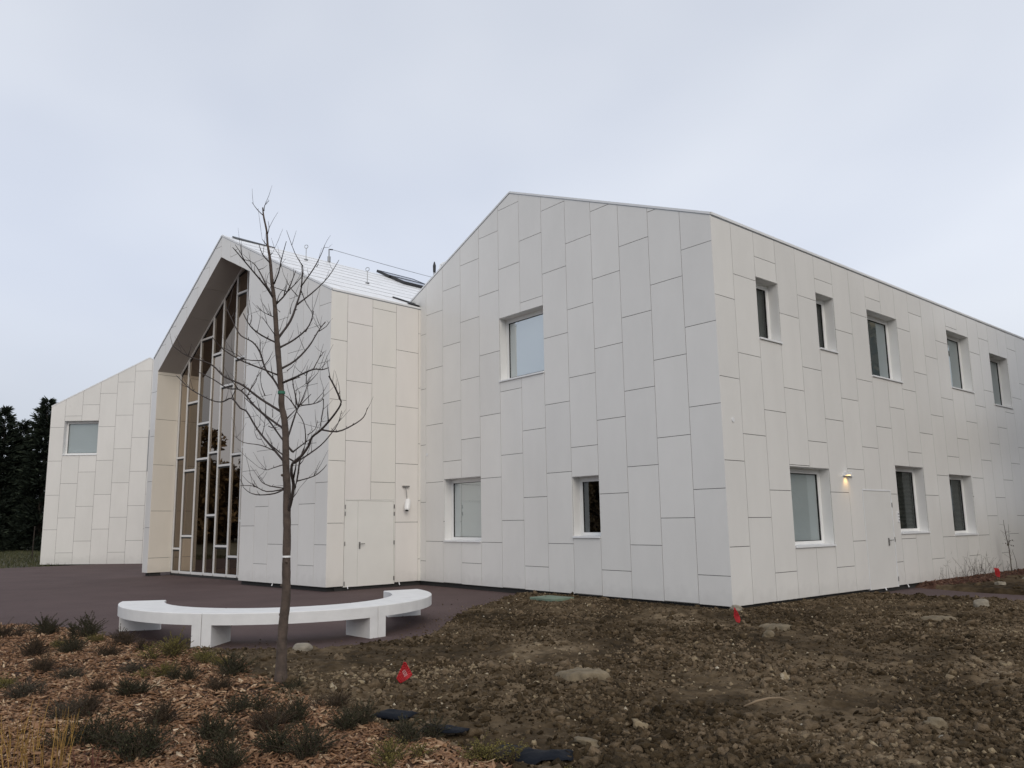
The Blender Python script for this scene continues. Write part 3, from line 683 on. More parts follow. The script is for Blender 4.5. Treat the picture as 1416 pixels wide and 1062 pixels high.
FD = Frame((*PE, 0), rd, (0, 0, 1), (math.sin(PHI), -math.cos(PHI), 0))
d_edges = [0.0, 0.524, 1.354, 2.179, 2.985, 3.6]
d_ph = [1.618, 3.80, 2.717, 1.628, 0.6]
d_hole = (0.525, 2.165, -0.05, 2.245)
DZ = 7.86
wd = MB()
boards(wd, FD, d_edges, lambda i: d_ph[i], HB, [[(0, 0), (3.25, 0), (3.25, DZ), (0, DZ)]], [d_hole], tones=lambda i, r: (i % 2) * .7 + r.random() * .3)
wd.build('side_wall', M['clad_sunlit'], hall)
REC = 0.83
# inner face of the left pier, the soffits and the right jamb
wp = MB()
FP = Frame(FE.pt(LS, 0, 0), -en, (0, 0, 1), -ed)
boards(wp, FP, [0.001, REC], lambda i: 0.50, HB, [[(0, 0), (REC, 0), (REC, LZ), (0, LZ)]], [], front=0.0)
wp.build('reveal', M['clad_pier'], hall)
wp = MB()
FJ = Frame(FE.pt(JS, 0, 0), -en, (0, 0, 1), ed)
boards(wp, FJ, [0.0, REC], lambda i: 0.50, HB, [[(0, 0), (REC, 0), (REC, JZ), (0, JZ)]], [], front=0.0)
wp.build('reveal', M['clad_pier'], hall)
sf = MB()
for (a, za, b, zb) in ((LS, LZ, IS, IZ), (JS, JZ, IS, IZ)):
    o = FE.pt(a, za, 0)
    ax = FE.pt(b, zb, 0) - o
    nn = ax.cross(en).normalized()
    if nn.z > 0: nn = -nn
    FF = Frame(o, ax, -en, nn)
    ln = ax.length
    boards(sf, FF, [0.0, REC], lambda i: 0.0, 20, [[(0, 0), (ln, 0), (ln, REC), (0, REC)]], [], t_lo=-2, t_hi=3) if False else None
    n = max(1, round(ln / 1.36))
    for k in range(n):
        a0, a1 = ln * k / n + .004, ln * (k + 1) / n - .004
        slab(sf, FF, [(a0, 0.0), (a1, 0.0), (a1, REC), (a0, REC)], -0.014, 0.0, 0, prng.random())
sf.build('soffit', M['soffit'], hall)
# cores
bk = MB()
e_core = [[(0.1, 0), (JS - .025, 0), (JS - .025, zr(JS)), (0.1, zr(.1))], [(JS, JZ + .03), (IS, IZ + .03), (IS, zr(IS)), (JS, zr(JS))], [(IS, IZ + .03), (HRS, IZ + .03), (HRS, HRZ), (IS, zr(IS))], [(HRS, IZ + .03), (LS, LZ + .03), (LS, zr(LS)), (HRS, HRZ)]] + [[(LS + .025, 0), (HW - .1, 0), (HW - .1, zr(HW - .1)), (LS + .025, zr(LS))]]
backing(bk, FE, e_core, [], -0.55, -0.022)
backing(bk, FD, [[(0.56, 0), (HLEN, 0), (HLEN, DZ - .02), (0.56, DZ - .02)]], [d_hole], -0.16, -0.022)
FL = Frame(FE.pt(HW, 0, 0), rd, (0, 0, 1), -FD.N)
backing(bk, FL, [[(0.02, 0), (HLEN, 0), (HLEN, HL0 - .02), (0.02, HL0 - .02)]], [], -0.16, -0.022)
bk.build('wall_core', M['backing'], hall)
wl = MB()
boards(wl, FL, [0, .77, 1.54, 2.31, 3.08, 3.85, 4.62, 5.39, 6.16, 6.93, 7.7, 8.47], lambda i: .5 + HB / 3 * i, HB, [[(0, 0), (8.4, 0), (8.4, HL0), (0, HL0)]], [])
wl.build('outer_side_wall', M['clad'], hall)
# interior of the hall behind the glass
ir = MB()
bkn = -3.6
ir.face([FE.pt(JS - 3.5, 0.0, bkn), FE.pt(LS + .2, 0.0, bkn), FE.pt(LS + .2, HL0, bkn), FE.pt(HRS, HRZ - .25, bkn), FE.pt(JS - 3.5, 8.0, bkn)])
ir.face([FE.pt(JS - 3.5, -0.02, bkn), FE.pt(LS + .2, -0.02, bkn), FE.pt(LS + .2, -0.02, -REC), FE.pt(JS - 3.5, -0.02, -REC)])
ir.face([FE.pt(LS + .2, 0, bkn), FE.pt(LS + .2, 0, -REC), FE.pt(LS + .2, 7.4, -REC), FE.pt(LS + .2, 7.4, bkn)])
ir.face([FE.pt(JS - 3.5, 0, bkn), FE.pt(JS - 3.5, 0, -REC), FE.pt(JS - 3.5, 8.0, -REC), FE.pt(JS - 3.5, 8.0, bkn)])
for (a, za, b, zb) in ((LS + .2, 7.4, HRS, HRZ - .25), (JS - 3.5, 8.0, HRS, HRZ - .25)):
    ir.face([FE.pt(a, za, bkn), FE.pt(b, zb, bkn), FE.pt(b, zb, -REC - .1), FE.pt(a, za, -REC - .1)])
ir.face([FE.pt(JS - 3.5, 0, -REC - .12), FE.pt(JS - .05, 0, -REC - .12), FE.pt(JS - .05, JZ + .3, -REC - .12), FE.pt(JS - 3.5, 8.0, -REC - .12)])
ir.build('interior', M['room_wall'], hall)
# glass front
mu = MB()
FGl = Frame(FE.pt(0, 0, -REC), ed, (0, 0, 1), en)
ztop = lambda s: (LZ + (IZ - LZ) * (LS - s) / (LS - IS)) if s > IS else (JZ + (IZ - JZ) * (s - JS) / (IS - JS))
mull = [10.64, 10.03, 9.155, 8.26, 7.575, 6.695, 6.005, 5.22, 4.45]
mw, md = 0.029, 0.10
for s in mull:
    top = ztop(min(s + mw, LS)) if s > IS else ztop(max(s - mw, JS))
    mu.fbox(FGl, s - mw, s + mw, 0.0, top - .03, -md, 0.0)
cols = [[.81, 4.02], [1.25, 3.53, 5.95], [3.88, 5.12, 8.14], [1.94, 4.05, 7.46], [.93, 3.57, 6.26], [.61, 3.89, 7.09, 9.33], [1.74, 4.08, 8.48], [2.6, 5.4, 7.9]]
for i, ts in enumerate(cols):
    a, b = mull[i + 1] + mw, mull[i] - mw
    for t in ts:
        if t < ztop(b) - .1: mu.fbox(FGl, a, b, t - .034, t + .034, -md + .003, -.004)
    mu.fbox(FGl, a, b, -.04, .05, -md + .003, -.003)
P = FGl.pt
for (a, za, b, zb) in ((LS, LZ, IS, IZ), (IS, IZ, JS, JZ)):
    mu.hexa([P(a, za - .085, -md - .01), P(b, zb - .085, -md - .01), P(b, zb - .085, .004), P(a, za - .085, .004), P(a, za - .016, -md - .01), P(b, zb - .016, -md - .01), P(b, zb - .016, .004), P(a, za - .016, .004)])
gf = mu.build('glass_front', M['mullion'], hall)
pn = MB(); gs = MB()
for i, ts in enumerate(cols):
    a, b = mull[i + 1] + mw, mull[i] - mw
    cuts = [0.05] + [t for t in ts if t < ztop(b) - .1] + [99]
    for k in range(len(cuts) - 1):
        lo = cuts[k] + (.034 if k else 0)
        hi = cuts[k + 1] - .034
        tA, tB = min(hi, ztop(a) - .085), min(hi, ztop(b) - .085)
        pn.face([P(a, lo, -.045), P(b, lo, -.045), P(b, tB, -.045), P(a, tA, -.045)])
        g = .014
        for q in ([(a, lo), (a + g, lo), (a + g, tA), (a, tA)], [(b - g, lo), (b, lo), (b, tB), (b - g, tB)], [(a + g, lo), (b - g, lo), (b - g, lo + g), (a + g, lo + g)]):
            gs.face([P(u, v, -.03) for u, v in q])
        gs.hexa([P(a + g, tA - .055, -.043), P(b - g, tB - .055, -.043), P(b - g, tB - .055, -.028), P(a + g, tA - .055, -.028), P(a + g, tA, -.043), P(b - g, tB, -.043), P(b - g, tB, -.028), P(a + g, tA, -.028)])
pn.build('panes', M['glass_hall'], gf)
gs.build('glazing_beads', M['gasket'], gf)
pl = MB()
for (a, b) in ((0.12, JS - .02), (LS + .06, HW - .08)):
    pl.fbox(FE, a, b, -.5, -.004, -.5, -.10)
pl.fbox(FE, JS - .02, LS + .06, -.5, -.045, -1.2, -REC - .02)
pl.fbox(FD, .3, 3.4, -.5, -.004, -.45, -.07)
pl.build('plinth', M['backing'], hall)
# roof: both slopes boarded, white
ro = MB()
o = FE.pt(0, HR0, 0)
axr = FE.pt(HRS, HRZ, 0) - o
nr = axr.cross(rd).normalized()
if nr.z < 0: nr = -nr
FR = Frame(o, rd, axr, nr)
# slope coordinates: s along the ridge, t measured square to it
tt = (axr - rd * axr.dot(rd)).normalized()
FR = Frame(o, rd, tt, nr)
off = axr.dot(rd); tr_len = axr.dot(tt)
reg = [[(0, 0), (HLEN, 0), (HLEN + off, tr_len), (off, tr_len)]]
r_edges = [-1 + 1.62 * k for k in range(11)]
boards(ro, Frame(FR.O + FR.N * .03, rd, tt, nr), r_edges, lambda i: (0.42 * (i % 2)), 0.84, reg, [], gap=.022, tones=lambda i, r: r.random())
o2 = FE.pt(HW, HL0, 0)
ax2 = FE.pt(HRS, HRZ, 0) - o2
n2 = ax2.cross(rd).normalized()
if n2.z < 0: n2 = -n2
t2 = (ax2 - rd * ax2.dot(rd)).normalized()
off2 = ax2.dot(rd); l2 = ax2.dot(t2)
FR2 = Frame(o2 + n2 * .03, rd, t2, n2)
boards(ro, FR2, r_edges, lambda i: (0.42 * (i % 2)), 0.84, [[(0, 0), (HLEN, 0), (HLEN + off2, l2), (off2, l2)]], [], gap=.022)
roof_hall = ro.build('roof', M['roof'], hall)
rbm = MB()
k_ = 1
while k_ * .84 < tr_len - .1:
    t_ = k_ * .84
    a_ = off * t_ / tr_len
    rbm.fbox(FR, a_ + .02, a_ + HLEN - .02, t_ - .005, t_ + .005, .031, .040)
    k_ += 1
rbm.build('roof_seams', simple('seam_grey', (.52, .53, .54), .5), roof_hall)
rc = MB()
rc.hexa([FR.pt(0, 0, -.06), FR.pt(HLEN, 0, -.06), FR.pt(HLEN + off, tr_len, -.06), FR.pt(off, tr_len, -.06), FR.pt(0, 0, .012), FR.pt(HLEN, 0, .012), FR.pt(HLEN + off, tr_len, .012), FR.pt(off, tr_len, .012)])
F2b = Frame(o2, rd, t2, n2)
rc.hexa([F2b.pt(0, 0, -.06), F2b.pt(HLEN, 0, -.06), F2b.pt(HLEN + off2, l2, -.06), F2b.pt(off2, l2, -.06), F2b.pt(0, 0, .012), F2b.pt(HLEN, 0, .012), F2b.pt(HLEN + off2, l2, .012), F2b.pt(off2, l2, .012)])
rc.build('roof_deck', M['flash_grey'], roof_hall)
tr = MB()
edge_trim(tr, FE, (0.0, HR0), (HRS, HRZ), -0.18, over=0.010, h=.038)
edge_trim(tr, FE, (HW, HL0), (HRS, HRZ), -0.18, over=0.010, h=.038)
edge_trim(tr, FD, (0.02, DZ + .015), (3.1, DZ + .015), -0.12, over=0.014, h=.04)
tr.build('capping', M['flash'], roof_hall)
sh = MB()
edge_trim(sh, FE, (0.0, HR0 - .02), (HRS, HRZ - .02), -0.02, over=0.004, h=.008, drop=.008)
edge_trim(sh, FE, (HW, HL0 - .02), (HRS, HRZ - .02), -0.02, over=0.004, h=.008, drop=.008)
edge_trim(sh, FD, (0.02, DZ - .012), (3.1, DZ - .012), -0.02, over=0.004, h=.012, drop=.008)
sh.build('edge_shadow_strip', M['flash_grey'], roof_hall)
rg = MB()                                                   # dark ridge flashing behind the gable point
rg.hexa([FR.pt(off + .35, tr_len - .32, .031), FR.pt(off + 1.9, tr_len - .05, .031), FR.pt(off + 1.9, tr_len, .031), FR.pt(off + .35, tr_len, .031),
         FR.pt(off + .35, tr_len - .32, .06), FR.pt(off + 1.9, tr_len - .05, .05), FR.pt(off + 1.9, tr_len + .01, .06), FR.pt(off + .35, tr_len + .01, .08)])
rg.build('ridge_flashing', M['dark'], roof_hall)
gu = MB()                                                   # dark valley gutter where this roof meets the big house
gu.hexa([FR.pt(2.55, .80, .032), FR.pt(3.10, .30, .032), FR.pt(3.16, .42, .032), FR.pt(2.62, .92, .032), FR.pt(2.55, .80, .07), FR.pt(3.10, .30, .07), FR.pt(3.16, .42, .07), FR.pt(2.62, .92, .07)])
gu.hexa([FR.pt(2.72, .18, .032), FR.pt(3.02, .02, .032), FR.pt(3.05, .14, .032), FR.pt(2.76, .30, .032), FR.pt(2.72, .18, .08), FR.pt(3.02, .02, .08), FR.pt(3.05, .14, .08), FR.pt(2.76, .30, .08)])
gu.build('valley_gutter', M['dark'], roof_hall)
# double door in the side wall
dl = MB(); dl.fbox(FD, 0.56, 0.952, -.03, 2.205, -.06, -.006)
dleaf = dl.build('door', M['door'], hall)
dl = MB(); dl.fbox(FD, 0.957, 2.13, -.03, 2.205, -.058, -.004)
dleaf2 = dl.build('door', M['door'], hall)
h = MB(); lever(h, FD, 1.015, 1.07, 1); h.build('handle', M['steel'], dleaf2)
for t in (.12, 1.08, 1.86, 2.06):
    h = MB(); hinge(h, FD, 2.145, t); h.build('hinge', M['steel'], dleaf2)
for t in (.06, 1.08, 1.86, 2.04):
    h = MB(); hinge(h, FD, 0.545, t); h.build('hinge', M['steel'], dleaf)
f = MB()
f.fbox(FD, .529, .556, -.03, 2.242, -.10, .005); f.fbox(FD, 2.134, 2.161, -.03, 2.242, -.10, .005); f.fbox(FD, .556, 2.134, 2.21, 2.242, -.10, .005)
f.build('door_frame', M['door'], hall)
sl = MB(); sl.fbox(FD, .53, 2.16, -.05, 2.24, -.17, -.12); sl.build('door_seal', M['backing'], hall)

# =================================================== left wing, turned away
PL_ = (-34.0285, -5.1156); TL = 0.85873692
ld = Vector((math.cos(TL), math.sin(TL), 0)); lnr = Vector((math.sin(TL), -math.cos(TL), 0))
house = thing('gabled_building', 'smaller white house at the far left with one square window below its sloping roof edge', 'building', (-36.0, 3.0, -0.12), 0, 'wings of the white building', True)
FH = Frame((*PL_, 0), ld, (0, 0, 1), lnr)
LB, LE, LR, LRS, LW, LLEN = -0.12, 7.40, 9.74, 4.68, 9.36, 14.0
l_edges = [0.0, 0.691, 1.521, 2.359, 3.178, 4.014, 4.835, 5.66, 6.49, 7.32, 8.15, 8.9, LW]
l_ph = lambda i: 1.493 + HB / 3 * (i + 0) - (0 if i == 0 else 0)
l_pht = [1.493, .413, .951, 1.501, .419, .955]
l_hole = (0.691, 2.359, 5.045, 6.69)
wm = MB()
boards(wm, FH, l_edges, lambda i: l_pht[i % 6], HB, [[(0, LB), (LRS, LB), (LRS, LR), (0, LE)], [(LRS, LB), (LW, LB), (LW, LE), (LRS, LR)]], [l_hole])
FHs = Frame((*PL_, 0), -lnr, (0, 0, 1), -ld)
boards(wm, FHs, [.82 * k for k in range(18)], lambda i: 1.0 + HB / 3 * i, HB, [[(0, LB), (LLEN, LB), (LLEN, LE), (0, LE)]], [])
wm.build('wall', M['clad_house'] if 'clad_house' in M else M['clad_sunlit2'], house)
bk = MB()
backing(bk, FH, [[(0.02, LB), (LRS, LB), (LRS, LR), (0.02, LE)], [(LRS, LB), (LW, LB), (LW, LE), (LRS, LR)]], [l_hole], -.16, -.022)
backing(bk, FHs, [[(0.17, LB), (LLEN, LB), (LLEN, LE), (0.17, LE)]], [], -.16, -.022)
FHr = Frame(FH.pt(LW, 0, 0), -lnr, (0, 0, 1), ld)
backing(bk, FHr, [[(0.17, LB), (LLEN, LB), (LLEN, LE), (0.17, LE)]], [], -.16, -.0)
bk.build('wall_core', M['backing'], house)
ro = MB()
for (a, za, b, zb) in ((0, LE, LRS, LR), (LW, LE, LRS, LR)):
    ro.hexa([FH.pt(a, za, -.02), FH.pt(b, zb, -.02), FH.pt(b, zb, -LLEN), FH.pt(a, za, -LLEN), FH.pt(a, za + .03, -.02), FH.pt(b, zb + .03, -.02), FH.pt(b, zb + .03, -LLEN), FH.pt(a, za + .03, -LLEN)])
rh = ro.build('roof', M['roof'], house)
tr = MB()
edge_trim(tr, FH, (0, LE), (LRS, LR), -.2, over=.012, h=.038)
edge_trim(tr, FH, (LW, LE), (LRS, LR), -.2, over=.012, h=.038)
tr.build('capping', M['flash'], rh)
window(house, FH, *l_hole, pane='glass', blind='film')
pl = MB(); pl.fbox(FH, .12, LW - .1, -.6, LB - .004, -LLEN + .2, -.10); pl.build('plinth', M['backing'], house)
sp = MB(); sp.fbox(FH, 4.845, 4.875, 4.2, 6.2, .0015, .03); sp.build('dark_edge_line', M['flash_grey'], house)  # slim dark line on the wall beside the hall's pier, no vent opening

# ------------------------------------------------------------------ things on the roofs and walls
def frame_thing(name, label, cat, F, s, t, group=None):
    o = thing(name, label, cat, tuple(F.pt(s, t, 0)), 0, group, True)
    return o

for k, (v0, v1, lab) in enumerate(((6.52, 7.44, 'upper dark framed solar panel, next to the ridge of the white middle roof'), (5.56, 6.48, 'lower dark framed solar panel, just below the other one on the white middle roof'))):
    u0, u1 = 6.12 + .05 * k, 7.90 + .05 * k
    p = frame_thing('solar_panel', lab, 'solar panel', FR, u0, v0, 'solar panels on the middle roof')
    mb = MB()
    for (a, b, c, d) in ((u0, u0 + .045, v0, v1), (u1 - .045, u1, v0, v1), (u0 + .045, u1 - .045, v0, v0 + .045), (u0 + .045, u1 - .045, v1 - .045, v1)):
        mb.fbox(FR, a, b, c, d, .05, .15)
    for u in (u0 + .2, u1 - .2): mb.fbox(FR, u, u + .05, v0 + .06, v1 - .06, .032, .049)
    mb.build('panel_frame', M['dark'], p)
    mb = MB(); mb.fbox(FR, u0 + .046, u1 - .046, v0 + .046, v1 - .046, .06, .138)
    mb.build('cells', simple('solar_glass', (0.09, 0.12, 0.19), 0.12, spec=0.9), p)

a0 = FR.pt(3.73, tr_len - .1, .03); top = FR.pt(3.73, tr_len - .1, 0) + Vector((0, 0, .52))
p = thing('cable_post', 'short grey post at the ridge of the middle roof that carries the safety cable', 'post', tuple(a0), 0, None, True)
mb = MB(); mb.tube([a0, top], .025, 8); mb.tube([a0, a0 + Vector((0, 0, .2))], .06, 8); mb.build('pole', M['flash_grey'], p)
mb = MB(); mb.tube([top - Vector((0, 0, .01)), top + Vector((.02, .14, .0))], .022, 8); mb.build('cable_clamp', M['dark'], p)
c1 = FR.pt(12.2, tr_len - .1, 0) + Vector((0, 0, .50))
mb = MB(); mb.tube([top + Vector((.02, .12, 0)) + (c1 - top) * k / 12 + Vector((0, 0, -.05 * math.sin(math.pi * k / 12))) for k in range(13)], .010, 5)
tag(mb.build('safety_cable', M['flash_grey']), 'thin safety cable stretched along the ridge of the white middle roof', 'cable')
for (u, v, lab) in ((2.98, 2.99, 'ring topped anchor rod standing low on the white middle roof'), (2.06, 5.57, 'ring topped anchor rod higher on the white middle roof, behind the bare tree')):
    b0 = FR.pt(u, v, .03)
    p = thing('anchor_rod', lab, 'anchor', tuple(b0), 0, 'anchor rods on the middle roof', True)
    mb = MB(); mb.tube([b0, b0 + Vector((0, 0, .42))], .013, 6); mb.tube([b0, b0 + Vector((0, 0, .03))], .07, 10)
    mb.build('rod', M['flash_grey'], p)
    mb = MB()
    cc = b0 + Vector((0, 0, .48))
    mb.tube([cc + Vector((.06 * math.cos(t) * .7, .06 * math.cos(t) * .7, .06 * math.sin(t))) for t in [2 * math.pi * k / 14 for k in range(15)]], .011, 5)
    mb.build('ring', M['flash_grey'], p)
b0 = Vector((-10.77, 1.0, 8.15))
p = thing('roof_vent', 'slim roof pipe with a black cowl behind the sloping roof edge of the house', 'vent pipe', tuple(b0), 0, None, True)
mb = MB(); mb.tube([b0, b0 + Vector((0, 0, 1.22))], .035, 8); mb.build('pipe', M['flash_grey'], p)
mb = MB(); mb.tube([b0 + Vector((0, 0, z)) for z in (1.20, 1.26, 1.45, 1.58)], [.03, .045, .05, .015], 10); mb.build('cowl', M['dark'], p)
b0 = Vector((-10.45, 1.25, 8.3))
p = thing('satellite_dish', 'pale dish behind the black capped roof pipe', 'dish', tuple(b0), 0, None, True)
mb = MB(); mb.tube([b0, b0 + Vector((0, 0, 1.0))], .025, 6); mb.build('mast', M['flash_grey'], p)
mb = MB()
dn_ = Vector((.85, -.25, .35)).normalized(); da = dn_.cross(Vector((0, 0, 1))).normalized(); db = dn_.cross(da)
cc = b0 + Vector((0, 0, 1.12))
rings = [[cc + da * (r * math.cos(t)) + db * (r * 1.1 * math.sin(t)) + dn_ * (r * r * .8) for t in [2 * math.pi * k / 20 for k in range(20)]] for r in (.02, .12, .20, .26)]
for i in range(3):
    for k in range(20): mb.face([rings[i][k], rings[i][(k + 1) % 20], rings[i + 1][(k + 1) % 20], rings[i + 1][k]])
ds = mb.build('dish', M['flash'], p, smooth=True)
sm_ = ds.modifiers.new('thickness', 'SOLIDIFY'); sm_.thickness = .012

# wall lamp over the side door, switched on
lp = frame_thing('wall_lamp', 'small white wall lamp glowing warm above and left of the side door', 'lamp', FS, 4.66, 2.56)
mb = MB()
mb.fbox(FS, 4.60, 4.74, 2.555, 2.62, .002, .13)
mb.fbox(FS, 4.56, 4.98, 2.535, 2.553, .002, .05)
mb.build('housing', M['flash'], lp)
mb = MB(); mb.face([FS.pt(4.615, 2.553, .06), FS.pt(4.725, 2.553, .06), FS.pt(4.725, 2.553, .12), FS.pt(4.615, 2.553, .12)])
em, et, ep = mat_new('lamp_lens')
ep.inputs['Emission Color'].default_value = (1.0, 0.66, 0.25, 1); ep.inputs['Emission Strength'].default_value = 4.0
mb.build('lens', em, lp)
ld_ = D.lights.new('lamp_light', 'SPOT'); ld_.energy = 2.6; ld_.color = (1.0, .58, .18); ld_.spot_size = rad(105); ld_.spot_blend = .9; ld_.shadow_soft_size = .03
lo = D.objects.new('lamp_light', ld_); COL.objects.link(lo); lo.location = FS.pt(4.67, 2.54, .085); lo.rotation_euler = (0, rad(16), 0)

# camera on its drop rod by the double door
sc_ = frame_thing('security_camera', 'white wall camera hanging on a dark T-shaped bracket right of the double door', 'camera', FD, 2.53, 2.62)
mb = MB(); mb.fbox(FD, 2.42, 2.64, 2.60, 2.64, .002, .06); mb.tube([FD.pt(2.53, 2.60, .035), FD.pt(2.55, 2.22, .06)], .012, 6)
mb.build('bracket', M['steel'], sc_)
mb = MB()
o = FD.pt(2.53, 2.09, .10)
ax = (FD.A * -.35 + FD.B * -.85 + FD.N * .30).normalized(); bx = ax.cross(FD.N).normalized(); cx = ax.cross(bx)
prof = [(-.19, .05), (-.17, .075), (-.02, .085), (.13, .075), (.16, .06)]
mb.tube([o + ax * a for a, r in prof], [r for a, r in prof], 12)
mb.build('camera_body', M['frame'], sc_, smooth=False)
mb = MB(); mb.tube([o + ax * .16, o + ax * .168], .045, 12); mb.build('camera_lens', M['gasket'], sc_)
# small round anchor caps on the boards
for F_, s_, t_, par in ((FG, 9.75, 3.52, main), (FS, .36, 3.50, main)):
    mb = MB(); mb.tube([F_.pt(s_, t_, .001), F_.pt(s_, t_, .012)], .045, 14); mb.build('fixing_cap', M['flash'], par)
for F_, s_, par in ((FD, .66, hall), (FD, 2.34, hall), (FE, 2.55, hall), (FS, 6.2, main), (FS, 7.4, main)):
    mb = MB(); mb.tube([F_.pt(s_, .0, -.02), F_.pt(s_, -.075, .012)], .014, 8); mb.build('drain_spout', M['flash'], par)

# ------------------------------------------------------------------ curved bench: three cast segments end to end
BC = (-4.51, -6.78); RO, RI = 2.60, 1.90
ZG, ZT = -0.12, 0.35
bench_lab = ['left end segment of the curved white bench, with its tip above the dark shrubs',
             'middle segment of the curved white bench, crossed by the bare tree trunk in front',
             'right end segment of the curved white bench, curling back towards the double door']
def arc_seg(a0, a1, lab, end0, end1):
    mid = rad((a0 + a1) / 2)
    base = (BC[0] + 2.25 * math.cos(mid), BC[1] + 2.25 * math.sin(mid), ZG)
    t = thing('curved_bench', lab, 'bench', base, 0, 'segments of the curved bench', True)
    gapa = .10
    A0, A1 = a0 + gapa, a1 - gapa
    n = 26
    pt = lambda r, a, z: (BC[0] + r * math.cos(rad(a)), BC[1] + r * math.sin(rad(a)), z)
    import bmesh
    def solid(ang, r0, r1, z0, z1, name, bev):
        bm = bmesh.new()
        rows = []
        for a in ang:
            rows.append([bm.verts.new(pt(r0, a, z0)), bm.verts.new(pt(r1, a, z0)), bm.verts.new(pt(r1, a, z1)), bm.verts.new(pt(r0, a, z1))])
        for i in range(len(rows) - 1):
            for k in range(4):
                bm.faces.new((rows[i][k], rows[i][(k + 1) % 4], rows[i + 1][(k + 1) % 4], rows[i + 1][k]))
        bm.faces.new(rows[0][::-1]); bm.faces.new(rows[-1])
        bmesh.ops.recalc_face_normals(bm, faces=bm.faces)
        sharp = [e for e in bm.edges if len(e.link_faces) == 2 and e.calc_face_angle() > .6]
        if name == 'seat': sharp = [e for e in sharp if min(v.co.z for v in e.verts) > z1 - .01 or abs(e.verts[0].co.z - e.verts[1].co.z) > .05]
        else: sharp = [e for e in sharp if abs(e.verts[0].co.z - e.verts[1].co.z) > .05]
        bmesh.ops.bevel(bm, geom=sharp, offset=bev, segments=2, profile=.5, affect='EDGES')
        me = D.meshes.new(name); bm.to_mesh(me); bm.free()
        return link_mesh(name, me, M['concrete_white'], t)
    solid([A0 + (A1 - A0) * k / n for k in range(n + 1)], RI, RO, ZT - .165, ZT, 'seat', .012)
    la = 3.3                                    # leg thickness as an angle
    o0, o1 = (.25 if end0 else 0.0), (.25 if end1 else 0.0)
    for b0 in (A0 + o0, A1 - o1 - la):
        solid([b0, b0 + la / 2, b0 + la], RI + .06, RO - .001, ZG - .0, ZT - .1655, 'leg', .006)
arc_seg(-117.5, -50.5, bench_lab[0], True, False)
arc_seg(-50.5, 8.0, bench_lab[1], False, False)
arc_seg(8.0, 81.0, bench_lab[2], False, True)

# ------------------------------------------------------------------ bare young tree
M['bark'] = simple('bark', (0.082, 0.060, 0.047), 0.85, bump=0.5, bscale=55, var=0.35, vscale=14)
M['twig'] = simple('twig_bark', (0.045, 0.034, 0.030), 0.8, var=0.3, vscale=20)
tree = thing('young_tree', 'bare young tree with upswept dark twigs, standing in front of the curved bench', 'tree', (0.67, -9.22, -.06), 0, None, True)
tp = [Vector(r[:3]) for r in TRUNK]; trr = [r[3] for r in TRUNK]
def catmull(ps, rs, sub):
    P_, R_ = [], []
    for i in range(len(ps) - 1):
        p0, p1, p2, p3 = ps[max(i - 1, 0)], ps[i], ps[i + 1], ps[min(i + 2, len(ps) - 1)]
        for k in range(sub):
            t = k / sub
            P_.append(0.5 * ((2 * p1) + (p2 - p0) * t + (2 * p0 - 5 * p1 + 4 * p2 - p3) * t * t + (3 * p1 - p0 - 3 * p2 + p3) * t ** 3))
            R_.append(rs[i] * (1 - t) + rs[i + 1] * t)
    P_.append(ps[-1]); R_.append(rs[-1])
    return P_, R_
jr = random.Random(3)
mb = MB()
pp, rr = catmull(tp, trr, 4)
rr = [r * (1 + jr.uniform(-.05, .06)) for r in rr]

pp[0] = pp[0] - Vector((0, 0, .12)); rr[0] *= 1.45; rr[1] *= 1.18; rr[2] *= 1.08
mb.tube(pp, rr, 14)
for z in (.35, .62, .95, 1.2, 1.42, 1.75, 2.1):                        # pruned knots
    i = min(range(len(pp)), key=lambda q: abs(pp[q].z - z))
    a = jr.uniform(0, 6.28); d = Vector((math.cos(a), math.sin(a), .2))
    mb.tube([pp[i], pp[i] + d * (rr[i] + .012), pp[i] + d * (rr[i] + .02)], [rr[i] * .45, rr[i] * .33, rr[i] * .12], 8)
trunk = mb.build('trunk', M['bark'], tree, smooth=True)
mb = MB()
for br in BRANCH:
    ps = [Vector(q[:3]) for q in br]; rs = [max(q[3] * (.74 if q[3] > .012 else .82), .0023) for q in br]
    ps = [ps[0]] + [p + Vector((jr.uniform(-.012, .012), jr.uniform(-.012, .012), jr.uniform(-.012, .012))) for p in ps[1:]]
    P_, R_ = catmull(ps, rs, 3)
    R_[0] *= 1.15
    mb.tube(P_, R_, 6)
    for _ in range(max(1, int(len(P_) * .22))):                          # fine upright twigs
        k = jr.randrange(2, len(P_)); q = P_[k]; t_ = (P_[k] - P_[k - 1]).normalized()
        d = (t_ * .55 + Vector((jr.gauss(0, .35), jr.gauss(0, .35), .75))).normalized(); ln = jr.uniform(.10, .34)
        mb.tube([q, q + d * ln * .5 + Vector((jr.gauss(0, .008), jr.gauss(0, .008), 0)), q + d * ln], [min(R_[k] * .7, .0032), .0022, .0012], 4)
    for k in range(2, len(P_) - 1):                                     # buds and short spurs
        if jr.random() < .34:
            d = Vector((jr.uniform(-1, 1), jr.uniform(-1, 1), jr.uniform(.1, 1.2))).normalized()
            ln = jr.uniform(.015, .045) if jr.random() < .70 else jr.uniform(.08, .32)
            mb.tube([P_[k], P_[k] + d * ln * .6, P_[k] + d * ln + Vector((0, 0, ln * .15))], [R_[k] * .7, R_[k] * .5, .0012], 4)
mb.build('branches', M['twig'], tree, smooth=True)
